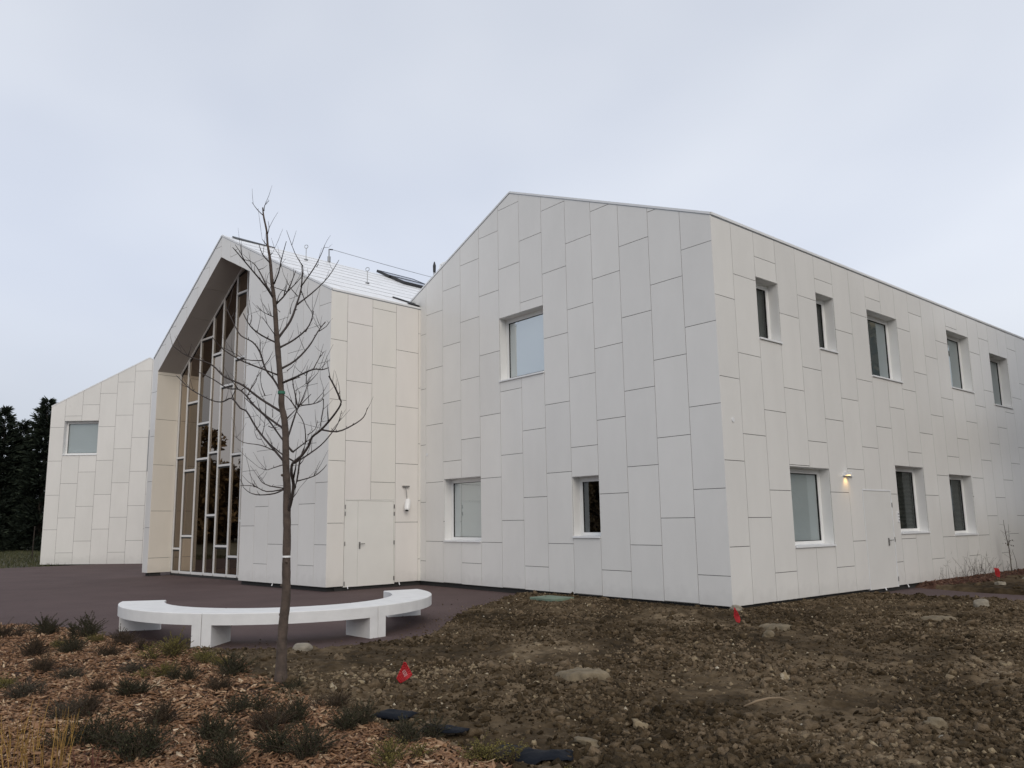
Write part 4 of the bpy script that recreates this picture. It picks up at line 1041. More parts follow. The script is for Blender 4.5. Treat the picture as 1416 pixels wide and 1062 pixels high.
def band(z, h, mat, name, tail=False):
    i = min(range(len(pp)), key=lambda q: abs(pp[q].z - z))
    m_ = MB(); m_.tube([pp[i] - Vector((0, 0, h / 2)), pp[i] + Vector((0, 0, h / 2))], [rr[i] + .008, rr[i] + .007], 14)
    if tail:
        c = pp[i] + Vector((-.06, -.05, 0))
        m_.tube([c, c + Vector((-.05, -.04, -.10)), c + Vector((-.10, -.07, -.28)), c + Vector((-.115, -.085, -.38))], [.010, .009, .011, .008], 6)
    m_.build(name, mat, tree)
band(1.26, .020, M['frame'], 'white_tie')
band(3.02, .03, simple('green_tape', (.03, .16, .10), .6), 'green_tie')

# ------------------------------------------------------------------ ground
def vnoise(x, y, seed):
    """smooth value noise, roughly -1..1"""
    xi, yi = np.floor(x).astype(np.int64), np.floor(y).astype(np.int64)
    xf, yf = x - xi, y - yi
    u, v = xf * xf * (3 - 2 * xf), yf * yf * (3 - 2 * yf)
    def h(a, b):
        n = (a * 374761393 + b * 668265263 + seed * 1274126177) & 0x7fffffff
        n = ((n ^ (n >> 13)) * 1274126177) & 0x7fffffff
        return ((n ^ (n >> 16)) & 0xffff) / 32767.5 - 1.0
    return (h(xi, yi) * (1 - u) + h(xi + 1, yi) * u) * (1 - v) + (h(xi, yi + 1) * (1 - u) + h(xi + 1, yi + 1) * u) * v
def fbm(x, y, seed, octs=4, gain=.5):
    s, a = 0, 1.0
    for k in range(octs):
        s = s + a * vnoise(x * 2 ** k, y * 2 ** k, seed + k); a *= gain
    return s
def sdist(px, py, poly):
    """signed distance to a polygon, positive inside"""
    P_ = np.array(poly, float)
    d = np.full(px.shape, 1e9); ins = np.zeros(px.shape, bool)
    for i in range(len(P_)):
        a, b = P_[i], P_[(i + 1) % len(P_)]
        ex, ey = b - a
        wx, wy = px - a[0], py - a[1]
        t = np.clip((wx * ex + wy * ey) / (ex * ex + ey * ey), 0, 1)
        d = np.minimum(d, (wx - t * ex) ** 2 + (wy - t * ey) ** 2)
        c = ((a[1] > py) != (b[1] > py)) & (px < (b[0] - a[0]) * (py - a[1]) / (b[1] - a[1] + 1e-12) + a[0])
        ins ^= c
    return np.sqrt(d) * np.where(ins, 1, -1)
GZ = -0.12
EDGE = [(-5.75, .5), (-5.53, -.38), (-4.75, -1.7), (-3.9, -3.15), (-2.85, -4.35), (-2.05, -5.15), (-1.50, -5.75), (-1.22, -6.4), (-1.25, -7.25), (-1.58, -8.05), (-2.08, -8.72), (-3.0, -9.15), (-4.2, -9.38), (-5.3, -9.5), (-6.2, -9.70), (-7.2, -10.15), (-8.4, -11.0), (-11, -13.2)]
SOIL = EDGE[:12] + [(-2.95, -9.3), (0, -9.6), (4, -9.6), (5.5, -10.5), (7.4, -14.5), (22, -14.5), (22, 5.2), (2.95, 5.0), (1.0, 5.15), (.25, 5.35), (-.3, 5.3), (-.3, .5)]
SOIL2 = [(-.3, 8.0), (.5, 7.75), (1.3, 7.45), (2.4, 7.38), (22, 7.5), (22, 34), (-.3, 34)]
MULCH = EDGE[11:] + [(-11, -19), (9, -19), (7.2, -14.4), (5.4, -10.2), (4.7, -9.15), (4.0, -9.0), (3.1, -9.12), (2.3, -9.06), (1.4, -8.98), (.6, -9.0), (0.0, -8.86), (-1.2, -8.78), (-2.2, -8.8)]
BED = [(-.2, 7.95), (.45, 7.8), (.75, 8.6), (.85, 10.5), (.75, 13), (.95, 16), (.9, 20), (1.0, 30), (-.2, 30)]
def soil_h(x, y):
    h = .062 + .026 * fbm(x * .45, y * .45, 3, 2) + .018 * fbm(x * 1.9, y * 1.9, 9, 3) + .034 * np.abs(fbm(x * 4.6, y * 4.6, 21, 4, .62)) + .012 * fbm(x * 12, y * 12, 27, 2)
    w = np.clip(np.minimum(np.where((x < 1.3) & (y > -1.3), np.minimum(np.maximum(x, -y) , 1.0), 1.0), 1), 0, 1)   # flattened along the walls
    return np.minimum(h, .066 + .10 * w)
def soil_z(x, y, d):
    k = np.clip((d + .10 + .05 * fbm(x * 3, y * 3, 33, 2)) / .30, 0, 1); k = k * k * (3 - 2 * k)
    return GZ - .05 + (soil_h(x, y) + .05) * k
def mulch_z(x, y, d):
    k = np.clip((d + .08 + .06 * fbm(x * 2.5, y * 2.5, 51, 2)) / .45, 0, 1); k = k * k * (3 - 2 * k)
    return GZ - .05 + (.115 + .035 * fbm(x * .6, y * .6, 61, 2) + .012 * fbm(x * 4, y * 4, 67, 2)) * k
CAMX, CAMY = CAM.x, CAM.y
CDX, CDY = -CB.x, -CB.y
def in_view(x, y, margin=.16):
    """roughly what this and neighbouring viewpoints can see"""
    dx, dy = x - CAMX, y - CAMY
    f = (dx * CDX + dy * CDY) / math.hypot(CDX, CDY)
    s = (dx * CR.x + dy * CR.y) / math.hypot(CR.x, CR.y)
    return (f > 1.2) & (np.abs(s + .02 * f) < f * (.665 + margin) + .8) & (f > 2.2)

def sheet(name, poly, zfun, step, x0, x1, y0, y1, mat, keep=None):
    xs = np.arange(x0, x1 + step, step); ys = np.arange(y0, y1 + step, step)
    X, Y = np.meshgrid(xs, ys)
    d = sdist(X, Y, poly)
    Z = zfun(X, Y, d)
    nx, ny = len(xs), len(ys)
    idx = np.arange(nx * ny).reshape(ny, nx)
    f = np.stack([idx[:-1, :-1], idx[:-1, 1:], idx[1:, 1:], idx[1:, :-1]], -1).reshape(-1, 4)
    ok = d > -.32
    if keep is not None: ok &= keep(X, Y)
    okf = ok.ravel()[f].all(1)
    f = f[okf]
    used = np.unique(f); rem = np.full(nx * ny, -1); rem[used] = np.arange(len(used))
    V = np.stack([X.ravel(), Y.ravel(), Z.ravel()], 1)[used]
    tone = np.clip(.42 + .30 * fbm(V[:, 0] * .9, V[:, 1] * .9, 71, 3) + .18 * fbm(V[:, 0] * 5, V[:, 1] * 5, 77, 3), 0, 1)
    return np_mesh(name, V, rem[f], mat, smooth=True, tone=tone)

M['soil'] = toned('bare_soil', [(0.0, (.024, .0165, .0080)), (.35, (.061, .0425, .0235)), (.65, (.120, .087, .052)), (1.0, (.23, .176, .114))], .97, bump=1.0, bscale=30, nscale=11, nmix=.75, spec=.15)
M['clod'] = toned('soil_clod', [(0.0, (.024, .0165, .0080)), (.38, (.071, .050, .0275)), (.70, (.172, .126, .080)), (.92, (.31, .247, .155)), (1.0, (.50, .44, .34))], .97, bump=.9, bscale=55, nscale=22, nmix=.5, spec=.15)
M['chip'] = toned('wood_chip', [(0.0, (.040, .020, .010)), (.28, (.138, .070, .036)), (.60, (.290, .162, .088)), (.86, (.47, .320, .195)), (1.0, (.60, .46, .31))], .85, bump=.3, bscale=120, nscale=40, nmix=.25)
M['red_chip'] = toned('red_chip', [(0.0, (.030, .013, .009)), (.5, (.10, .045, .030)), (1.0, (.24, .14, .095))], .9, nscale=30)
M['mulch_base'] = toned('mulch_base', [(0, (.030, .018, .011)), (1, (.12, .070, .042))], .95, bump=.8, bscale=50, nscale=25, nmix=.6)
M['red_mulch'] = toned('red_mulch', [(0, (.028, .013, .009)), (.6, (.085, .042, .028)), (1, (.16, .09, .06))], .95, bump=.8, bscale=30, nscale=18, nmix=.6)

def asphalt(name, c0, c1):
    m, t, p = mat_new(name)
    tcn = t.nodes.new('ShaderNodeTexCoord')
    n = t.nodes.new('ShaderNodeTexNoise'); n.inputs['Scale'].default_value = 130; n.inputs['Detail'].default_value = 3
    n2 = t.nodes.new('ShaderNodeTexNoise'); n2.inputs['Scale'].default_value = .55; n2.inputs['Detail'].default_value = 7; n2.inputs['Roughness'].default_value = .65
    t.links.new(tcn.outputs['Object'], n.inputs['Vector']); t.links.new(tcn.outputs['Object'], n2.inputs['Vector'])
    a = t.nodes.new('ShaderNodeMath'); a.operation = 'MULTIPLY_ADD'; a.inputs[1].default_value = .45
    t.links.new(n.outputs['Fac'], a.inputs[0]); 
    b2 = t.nodes.new('ShaderNodeMath'); b2.operation = 'MULTIPLY'; b2.inputs[1].default_value = .55
    t.links.new(n2.outputs['Fac'], b2.inputs[0]); t.links.new(b2.outputs[0], a.inputs[2])
    r = t.nodes.new('ShaderNodeValToRGB'); r.color_ramp.elements[0].position = .34; r.color_ramp.elements[1].position = .66
    r.color_ramp.elements[0].color = (*c0, 1); r.color_ramp.elements[1].color = (*c1, 1)
    t.links.new(a.outputs[0], r.inputs['Fac']); t.links.new(r.outputs['Color'], p.inputs['Base Color'])
    p.inputs['Roughness'].default_value = .82; p.inputs['Specular IOR Level'].default_value = .25
    b = t.nodes.new('ShaderNodeBump'); b.inputs['Strength'].default_value = .5; b.inputs['Distance'].default_value = .01
    t.links.new(n.outputs['Fac'], b.inputs['Height']); t.links.new(b.outputs['Normal'], p.inputs['Normal'])
    return m
M['asphalt'] = asphalt('brown_asphalt', (.070, .046, .044), (.115, .079, .075))
M['lawn'] = simple('winter_grass', (.058, .054, .027), .95, bump=1.0, bscale=20, var=.5, vscale=.6)

def flat(name, pts, z, mat):
    mb = MB(); mb.face([(x, y, z) for x, y in pts])
    return tag(mb.build(name, mat), kind='structure')
flat('ground', [(-1500, -1500), (1500, -1500), (1500, 1500), (-1500, 1500)], GZ - .07, M['lawn'])
flat('courtyard_asphalt', [(-33.3, -40), (3, -40), (3, 5), (6, 5), (14, 5), (14, 8), (3, 8), (-1, 8), (-1, 3), (-26, 3), (-32.2, -2.2), (-31.2, -9.2), (-31.0, -40)][1:], GZ, M['asphalt'])
near = lambda X, Y: ~((X < -.25) & (Y > .35))
def spill(n, seed):
    g = np.random.default_rng(seed)
    x, y = g.uniform(-6, 1, n), g.uniform(-9.5, 1, n)
    d = sdist(x, y, SOIL)
    k = (d < .02) & (d > -1.4) & (g.random(n) < np.exp(d / .28)) & near(x, y) & (sdist(x, y, MULCH) < -.05)
    return x[k], y[k], g
tag(sheet('soil', SOIL, soil_z, .034, -6, 14, -13.5, 6.2, M['soil'], lambda X, Y: near(X, Y) & in_view(X, Y)), kind='structure')
tag(sheet('soil_verge', SOIL2, soil_z, .07, -.3, 13, 7, 27, M['soil'], near), kind='structure')
tag(sheet('mulch_bed_ground', MULCH, mulch_z, .05, -9, 8, -15, -8.4, M['mulch_base'], in_view), kind='structure')
tag(sheet('wall_bed_ground', BED, lambda x, y, d: soil_z(x, y, d) + .035, .06, -.3, 1.5, 7.6, 26, M['red_mulch']), kind='structure')

# grass margin by the conifers: blades standing on the ground beyond the asphalt
rng = np.random.default_rng(7)
def blades(name, n, xr, yr, h, z0, mat, label, keep=None):
    x = rng.uniform(*xr, n); y = rng.uniform(*yr, n)
    if keep is not None:
        k = keep(x, y); x, y = x[k], y[k]
    n = len(x)
    a = rng.uniform(0, 6.28, n); hh = h * rng.uniform(.4, 1.2, n); w = .012 + .01 * rng.random(n)
    lx, ly = rng.normal(0, .35, n) * hh, rng.normal(0, .35, n) * hh
    V = np.zeros((n, 3, 3)); V[:, 0] = np.stack([x - np.cos(a) * w, y - np.sin(a) * w, np.full(n, z0)], 1)
    V[:, 1] = np.stack([x + np.cos(a) * w, y + np.sin(a) * w, np.full(n, z0)], 1); V[:, 2] = np.stack([x + lx, y + ly, z0 + hh], 1)
    o = np_mesh(name, V.reshape(-1, 3), np.arange(n * 3).reshape(-1, 3), mat, tone=np.repeat(rng.random(n), 3))
    return tag(o, label, 'grass', kind='stuff')
M['grass'] = toned('grass_blades', [(0, (.030, .038, .014)), (.5, (.060, .066, .028)), (1, (.12, .105, .060))], .9)
blades('grass', 26000, (-66, -30.5), (-16, 3), .16, GZ - .07, M['grass'], 'thin winter grass between the asphalt court and the dark conifers',
       lambda x, y: (x < -33.0 + (y + 2) * -.14 + 0 * x) & (y < 4) & (x > -64))

# ------------------------------------------------------------------ soil clods and pebbles
def ico(sub):
    import bmesh
    bm = bmesh.new(); bmesh.ops.create_icosphere(bm, subdivisions=sub, radius=1.0)
    V = np.array([v.co[:] for v in bm.verts]); F = np.array([[v.index for v in f.verts] for f in bm.faces]); bm.free()
    return V, F
def lumps(name, pos, r, tone, sub, mat, label, cat, seed, squash=(.55, .95)):
    g = np.random.default_rng(seed)
    V0, F0 = ico(sub)
    n = len(r); nv = len(V0)
    K = 24
    var = []
    for k in range(K):
        s = 1 + .27 * g.normal(0, 1, (nv, 1)).clip(-1.6, 1.6)
        c = g.uniform(.7, 1.25, 3)
        var.append(V0 * s * c)
    var = np.array(var)
    ch = g.integers(0, K, n)
    S = var[ch] * r[:, None, None]
    S[:, :, 2] *= g.uniform(*squash, n)[:, None]
    a = g.uniform(0, 6.283, n); ca, sa = np.cos(a)[:, None], np.sin(a)[:, None]
    tl = g.normal(0, .35, n)[:, None]
    x = S[:, :, 0] * ca - S[:, :, 1] * sa; y = S[:, :, 0] * sa + S[:, :, 1] * ca; z = S[:, :, 2] + x * tl
    V = np.stack([x + pos[:, 0:1], y + pos[:, 1:2], z + pos[:, 2:3]], -1).reshape(-1, 3)
    F = (F0[None] + (np.arange(n) * nv)[:, None, None]).reshape(-1, 3)
    o = np_mesh(name, V, F, mat, tone=np.repeat(tone, nv))
    return tag(o, label, cat, kind='stuff')
def scatter_soil(n, rmin, rmax, power, seed, clump=1.0, poly=SOIL, box=(-6, 13, -13, 6)):
    g = np.random.default_rng(seed)
    f = 1.3 + 30 * g.random(n) ** 1.7                    # denser near the camera path, as seen from there
    s = g.uniform(-.86, .86, n) * f
    dl = math.hypot(CDX, CDY)
    x = CAMX + f * CDX / dl + s * CR.x / math.hypot(CR.x, CR.y); y = CAMY + f * CDY / dl + s * CR.y / math.hypot(CR.x, CR.y)
    d = sdist(x, y, poly)
    dens = .5 + .5 * fbm(x * .8, y * .8, 91, 3) * clump
    k = (d > -.05 + .12 * g.random(n)) & (g.random(n) < np.clip(dens, .08, 1)) & near(x, y) & ~((x < .06) & (y > -.06)) & (x > box[0]) & (x < box[1]) & (y > box[2]) & (y < box[3])
    x, y, d = x[k], y[k], d[k]
    r = rmin * (1 - g.random(len(x)) * (1 - (rmin / rmax) ** power)) ** (-1 / power)
    lim = np.maximum(np.minimum(np.where(y > -.3, np.abs(x), 9), np.where(x < .3, np.abs(y), 9)), .02) * .8
    r = np.minimum(r, np.maximum(lim, .012))
    z = soil_z(x, y, d)
    return x, y, z, r, g
x, y, z, r, g = scatter_soil(520000, .009, .030, 1.5, 101)
t = np.clip(.40 + .22 * fbm(x * .7, y * .7, 95, 3) + g.normal(0, .20, len(x)), 0, .90)
peb = g.random(len(x)) < .006; t[peb] = g.uniform(.93, 1.0, peb.sum())
lumps('soil_crumbs', np.stack([x, y, z + r * .10], 1), r, t, 1, M['clod'], 'small crumbs of bare brown soil in front of the white building', 'soil', 5)
x, y, g = spill(16000, 404)
lumps('spilt_crumbs', np.stack([x, y, np.full(len(x), GZ + .004)], 1), .004 + .014 * g.random(len(x)) ** 3, np.clip(g.normal(.5, .2, len(x)), 0, .95), 1, M['clod'], 'soil crumbs spilt over the rim of the brown asphalt', 'soil', 15)
x, y, z, r, g = scatter_soil(42000, .026, .070, 2.6, 202, 1.7)
t = np.clip(.45 + .22 * fbm(x * .7, y * .7, 95, 3) + g.normal(0, .14, len(x)), 0, .90)
lumps('soil_clods', np.stack([x, y, z + r * .02], 1), r, t, 2, M['clod'], 'lumpy clods of bare brown soil in front of the white building', 'soil', 6)
x, y, z, r, g = scatter_soil(14000, .03, .09, 2.0, 303, 1.0, SOIL2, (-.2, 13, 7, 27))
t = np.clip(.45 + .2 * fbm(x, y, 95, 3) + g.normal(0, .15, len(x)), 0, .95)
lumps('verge_clods', np.stack([x, y, z], 1), r, t, 1, M['clod'], 'soil clods on the verge beyond the narrow asphalt path', 'soil', 8)

# ------------------------------------------------------------------ wood chips
def chips(name, n, poly, zf, box, label, seed, size=(.022, .088), mat='chip', view=True, lift=.022):
    g = np.random.default_rng(seed)
    if view:
        f = 1.6 + 17 * g.random(n) ** 1.25; s = g.uniform(-.86, .5, n) * f
        dl = math.hypot(CDX, CDY)
        x = CAMX + f * CDX / dl + s * CR.x / math.hypot(CR.x, CR.y); y = CAMY + f * CDY / dl + s * CR.y / math.hypot(CR.x, CR.y)
    else:
        x = g.uniform(box[0], box[1], n); y = g.uniform(box[2], box[3], n)
    d = sdist(x, y, poly) + .07 * fbm(x * 3, y * 3, 55, 2)
    k = (d > .02 + .06 * g.random(n)) & (x > box[0]) & (x < box[1]) & (y > box[2]) & (y < box[3])
    x, y, d = x[k], y[k], d[k]; n = len(x)
    z = zf(x, y, d) + lift * g.random(n) + .006
    ln = g.uniform(*size, n) * g.choice([.6, 1, 1, 1.35], n); w = ln * g.uniform(.16, .5, n); th = g.uniform(.003, .008, n)
    # bent sliver: 3 cross sections of 2 points on top and bottom
    u = np.array([-1, -.15, .15, 1.0]); hw = np.array([.45, 1.0, .95, .35])
    loc = np.zeros((n, 16, 3))
    for i in range(4):
        for j, (sy, sz) in enumerate(((-1, -1), (1, -1), (1, 1), (-1, 1))):
            q = i * 4 + j
            loc[:, q, 0] = u[i] * ln * .5
            loc[:, q, 1] = sy * w * .5 * hw[i] * g.uniform(.6, 1.2, n)
            loc[:, q, 2] = sz * th * .5
    bend = g.normal(0, .12, n)
    loc[:, :, 2] += (loc[:, :, 0] ** 2 / ln[:, None]) * bend[:, None] * 4
    a, p_, r_ = g.uniform(0, 6.283, n), g.normal(0, .24, n), g.normal(0, .38, n)
    X, Y, Z = loc[:, :, 0], loc[:, :, 1], loc[:, :, 2]
    c, s_ = np.cos(r_)[:, None], np.sin(r_)[:, None]; Y, Z = Y * c - Z * s_, Y * s_ + Z * c
    c, s_ = np.cos(p_)[:, None], np.sin(p_)[:, None]; X, Z = X * c - Z * s_, X * s_ + Z * c
    c, s_ = np.cos(a)[:, None], np.sin(a)[:, None]; X, Y = X * c - Y * s_, X * s_ + Y * c
    V = np.stack([X + x[:, None], Y + y[:, None], Z + z[:, None]], -1).reshape(-1, 3)
    q = []
    for i in range(3):
        for j in range(4): q.append((i * 4 + j, i * 4 + (j + 1) % 4, i * 4 + 4 + (j + 1) % 4, i * 4 + 4 + j))
    q += [(3, 2, 1, 0), (12, 13, 14, 15)]
    F = (np.array(q)[None] + (np.arange(n) * 16)[:, None, None]).reshape(-1, 4)
    tone = np.clip(g.normal(.50, .20, n) + .10 * fbm(x, y, 44, 2), 0, 1)
    o = np_mesh(name, V, F, M[mat], tone=np.repeat(tone, 16))
    return tag(o, label, 'wood chips', kind='stuff')
chips('wood_chips', 190000, MULCH, mulch_z, (-9, 7, -15, -8.4), 'reddish brown wood chips spread over the planting bed at lower left', 12)
chips('bark_chips', 9000, BED, lambda x, y, d: soil_z(x, y, d) + .035, (-.1, 1.2, 7.8, 24), 'dark red bark chips along the foot of the long side wall', 13, (.04, .10), 'red_chip', False)

# ------------------------------------------------------------------ plants in the wood chip bed
M['leaf_dark'] = toned('heather_leaf_dark', [(0, (.016, .018, .008)), (.6, (.038, .038, .017)), (1, (.085, .078, .036))], .8, nmix=.2)
M['leaf_brown'] = toned('heather_leaf_brown', [(0, (.028, .019, .011)), (.6, (.064, .044, .024)), (1, (.125, .088, .048))], .85, nmix=.2)
M['leaf_yellow'] = toned('heather_leaf_yellow', [(0, (.060, .055, .015)), (.6, (.175, .150, .042)), (1, (.34, .275, .09))], .85, nmix=.2)
M['leaf_grey'] = toned('heather_leaf_grey', [(0, (.040, .036, .024)), (.6, (.075, .068, .046)), (1, (.13, .115, .08))], .85, nmix=.2)
M['stem'] = simple('plant_stem', (.055, .038, .026), .9)
def tuft_meshes(seed, stems, height, spread, leaf, fuzzy, mat):
    g = random.Random(seed)
    st = MB(); LV, LT = [], []
    for i in range(stems):
        if i == 0: cl = [(g.gauss(0, .36) * spread, g.gauss(0, .36) * spread, g.uniform(.62, 1.12)) for _ in range(4)]
        ox, oy, hs = cl[int(g.random() ** 1.5 * 4) % 4]
        a = g.uniform(0, 6.283); rr_ = spread * .72 * g.random() ** .62
        bx, by = .25 * rr_ * math.cos(a), .25 * rr_ * math.sin(a)
        h = hs * height * g.uniform(.35, 1.15) * (1 - .45 * (rr_ / spread) ** 2)
        if g.random() < .06: h *= 1.5
        tip = Vector((rr_ * math.cos(a) + g.gauss(0, .03), rr_ * math.sin(a) + g.gauss(0, .03), h))
        mid = Vector((bx, by, 0)).lerp(tip, .5) + Vector((-.10 * math.cos(a) * spread, -.10 * math.sin(a) * spread, h * .10))
        ov = Vector((ox, oy, 0)); mid = mid + ov; tip = tip + ov
        ps = [Vector((bx, by, -.03)) + ov * .8, mid, tip]
        st.tube(ps, [.0035, .0025, .0012], 3, caps=False)
        nl = int(fuzzy * (h / height + .4))
        for k in range(nl):
            t = g.uniform(.12, 1.0)
            p = (ps[0].lerp(mid, t * 2) if t < .5 else mid.lerp(tip, t * 2 - 1))
            d = Vector((g.gauss(0, 1), g.gauss(0, 1), g.gauss(.55, .7))).normalized()
            ln = leaf * g.uniform(.6, 1.35)
            sd_ = d.cross(Vector((g.gauss(0, 1), g.gauss(0, 1), g.gauss(0, 1)))).normalized() * ln * .22
            LV += [p, p + d * ln * .5 + sd_, p + d * ln, p + d * ln * .5 - sd_]
            LT.append(min(1, max(0, g.gauss(.45, .22))))
    sm = st.build('stems', M['stem'], None)
    V = np.array([v[:] for v in LV]); F = np.arange(len(V)).reshape(-1, 4)
    fo = np_mesh('foliage', V, F, M[mat], tone=np.repeat(np.array(LT), 4))
    a, b = sm.data, fo.data
    D.objects.remove(sm); D.objects.remove(fo)
    return a, b
KIND = {}
def kind(name, mat, stems, height, spread, leaf, fuzzy, n=3):
    KIND[name] = [tuft_meshes(hash_seed(name) + k, stems, height, spread, leaf, fuzzy, mat) for k in range(n)]
def hash_seed(s): return sum(ord(c) * (i + 7) for i, c in enumerate(s))
kind('dark', 'leaf_dark', 150, .20, .25, .0115, 66)
kind('brown', 'leaf_brown', 150, .18, .25, .010, 52)
kind('yellow', 'leaf_yellow', 130, .19, .24, .0115, 52)
kind('grey', 'leaf_grey', 130, .14, .27, .010, 40)
pk = random.Random(77)
PLANTS = [  # x, y of the plant, kind, scale, label
    (-5.44, -10.81, 'brown', 0.95, 'brown tuft at the left picture edge, on the rim of the asphalt'),
    (-5.47, -10.15, 'dark', 1.00, 'dark green shrub on the bed rim, left one of the two before the open court'),
    (-4.78, -9.90, 'dark', 1.15, 'dark shrub with long upright stems on the bed rim, left of the bench'),
    (-3.47, -9.70, 'brown', 0.85, 'dark brown shrub right in front of the left bench tip'),
    (-2.68, -9.61, 'brown', 0.70, 'low dark tuft under the left bench segment'),
    (-3.21, -10.86, 'brown', 0.95, 'purplish brown tuft near the left picture edge, below the rim shrubs'),
    (-1.92, -10.91, 'brown', 0.70, 'small dark tuft in the chips, second row from the court at far left'),
    (-3.16, -10.30, 'dark', 0.85, 'squat dark green shrub below the tall stemmed one'),
    (-3.78, -10.40, 'yellow', 0.55, 'small yellowish tuft between the dark rim shrubs'),
    (-3.93, -9.87, 'yellow', 0.55, 'small olive tuft at the foot of the tall stemmed shrub'),
    (-1.72, -9.61, 'yellow', 1.00, 'bright yellow green shrub left of the bench leg pair'),
    (-1.07, -9.37, 'yellow', 0.80, 'spreading yellow shrub beneath the middle bench segment'),
    (-0.68, -9.31, 'yellow', 0.65, 'small yellow tuft touching the tall dark shrub left of the tree'),
    (-0.13, -9.32, 'dark', 1.15, 'tall dark shrub with bare stems, left of the tree trunk'),
    (-0.97, -10.28, 'grey', 0.80, 'greyish tuft in the middle of the chips, upper left'),
    (-2.39, -10.08, 'brown', 0.70, 'small brown tuft in the chips behind the greyish one'),
    (-0.54, -10.07, 'yellow', 0.80, 'yellow olive tuft below the bright yellow green shrub'),
    (0.02, -9.94, 'dark', 0.70, 'low dark tuft left of the twiggy grey shrub'),
    (0.56, -9.79, 'brown', 0.75, 'brown twiggy tuft between the tree and the low dark tuft'),
    (-1.24, -10.82, 'grey', 0.90, 'grey olive tuft at left, beneath the second row'),
    (-1.21, -11.43, 'yellow', 0.90, 'olive shrub cut by the left picture edge'),
    (-0.46, -11.30, 'grey', 1.00, 'brownish grey shrub at left above the yellow stalks'),
    (0.24, -10.64, 'dark', 0.95, 'dark green shrub in the centre of the left bed'),
    (-0.10, -10.77, 'brown', 0.70, 'brown tuft touching the central dark green shrub'),
    (0.75, -11.30, 'grey', 0.95, 'grey shrub with stiff twigs, right of the yellow stalks'),
    (0.83, -11.10, 'brown', 0.85, 'grey brown twiggy tuft left of the bare chip patch'),
    (1.46, -10.72, 'brown', 1.10, 'broad dark brown shrub right of the bare chip patch'),
    (1.89, -11.35, 'dark', 1.15, 'dark green shrub just right of the short yellow stalks'),
    (2.47, -11.23, 'dark', 1.35, 'large dark green shrub at the bottom, left half'),
    (0.94, -9.21, 'dark', 0.75, 'dark tuft right behind the foot of the tree'),
    (1.59, -9.98, 'dark', 0.95, 'dark green shrub in front of the tree, to its left'),
    (2.26, -10.49, 'dark', 0.95, 'dark tuft in the lower middle of the bed'),
    (2.98, -10.79, 'dark', 0.95, 'olive dark shrub at the bottom edge, middle of the bed'),
    (2.43, -10.11, 'brown', 1.05, 'brown shrub in front of the tree, between two dark green ones'),
    (2.26, -9.79, 'dark', 0.95, 'dark green shrub right of the brown one, in front of the tree'),
    (3.31, -10.24, 'dark', 1.25, 'large dark green shrub at the bottom, directly below the tree'),
    (1.91, -9.28, 'brown', 0.95, 'dark twiggy shrub on the bed rim, right of the tree'),
    (2.77, -9.66, 'dark', 0.55, 'tiny dark tuft near the large dark green shrub below the tree'),
    (2.79, -9.53, 'dark', 0.90, 'dark green shrub on the bed rim left of the first plastic sheet'),
    (3.48, -9.42, 'dark', 1.00, 'green shrub on the bed rim between two pieces of plastic sheet'),
    (3.90, -9.88, 'yellow', 0.80, 'yellowish brown tuft at the bottom edge below the rim shrub'),
    (4.25, -9.37, 'yellow', 1.00, 'yellow green shrub left of the largest plastic sheet'),
    (4.78, -9.16, 'yellow', 0.65, 'yellow tuft at the lower right tip of the bed'),
]
for i, (x, y, kd, sc, lab) in enumerate(PLANTS):
    zz = float(mulch_z(np.array([x]), np.array([y]), sdist(np.array([x]), np.array([y]), MULCH))[0])
    zz = max(zz, GZ - .01)
    o = thing('low_shrub', lab, 'shrub', (x, y, zz), pk.uniform(0, 6.28), 'low shrubs in the wood chip bed')
    sc *= (1.22 if math.hypot(x - CAMX, y - CAMY) > 10.2 else .98) * (1.12 if kd in ('yellow', 'grey') else 1.0)
    o.scale = (sc, sc, sc * pk.uniform(.85, 1.1))
    ms = KIND[kd][i % 3]
    for nm, me in zip(('stems', 'foliage'), ms):
        c = D.objects.new(nm, me); COL.objects.link(c); c.parent = o

# dry yellow and red stalks at the lower left
def stalks(name, label, x, y, n, hmin, hmax, spread, mat, cat='stalks', group=None, lean=.12, r=.0035, zb=None, branchy=0):
    if zb is None: zb = float(mulch_z(np.array([x]), np.array([y]), np.array([1.0]))[0])
    g = random.Random(int(abs(x * 977 + y * 131)))
    o = thing(name, label, cat, (x, y, zb), 0, group)
    mb = MB()
    for k in range(n):
        a = g.uniform(0, 6.283); q = spread * math.sqrt(g.random()); h = g.uniform(hmin, hmax)
        b0 = Vector((q * math.cos(a), q * math.sin(a), -.03))
        ln = Vector((g.gauss(0, lean), g.gauss(0, lean), 0)) + Vector((math.cos(a), math.sin(a), 0)) * lean * .6
        ps = [b0, b0 + ln * h * .4 + Vector((0, 0, h * .5)), b0 + ln * h * 1.2 + Vector((0, 0, h))]
        mb.tube(ps, [r, r * .8, r * .4], 4, tone=g.random())
        for _ in range(branchy):
            t = g.uniform(.3, .95); p = ps[0].lerp(ps[2], t)
            d = Vector((g.gauss(0, 1), g.gauss(0, 1), abs(g.gauss(.8, .5)))).normalized() * h * g.uniform(.08, .25)
            mb.tube([p, p + d * .6, p + d], [r * .6, r * .5, r * .25], 3, tone=g.random())
    mb.build('stems', M[mat], o)
    return o
M['straw'] = toned('straw', [(0, (.17, .095, .026)), (1, (.42, .26, .075))], .8)
M['redstem'] = toned('red_stem', [(0, (.055, .016, .014)), (1, (.14, .04, .03))], .7)
M['weed'] = toned('dry_weed', [(0, (.035, .028, .022)), (1, (.10, .085, .068))], .9)
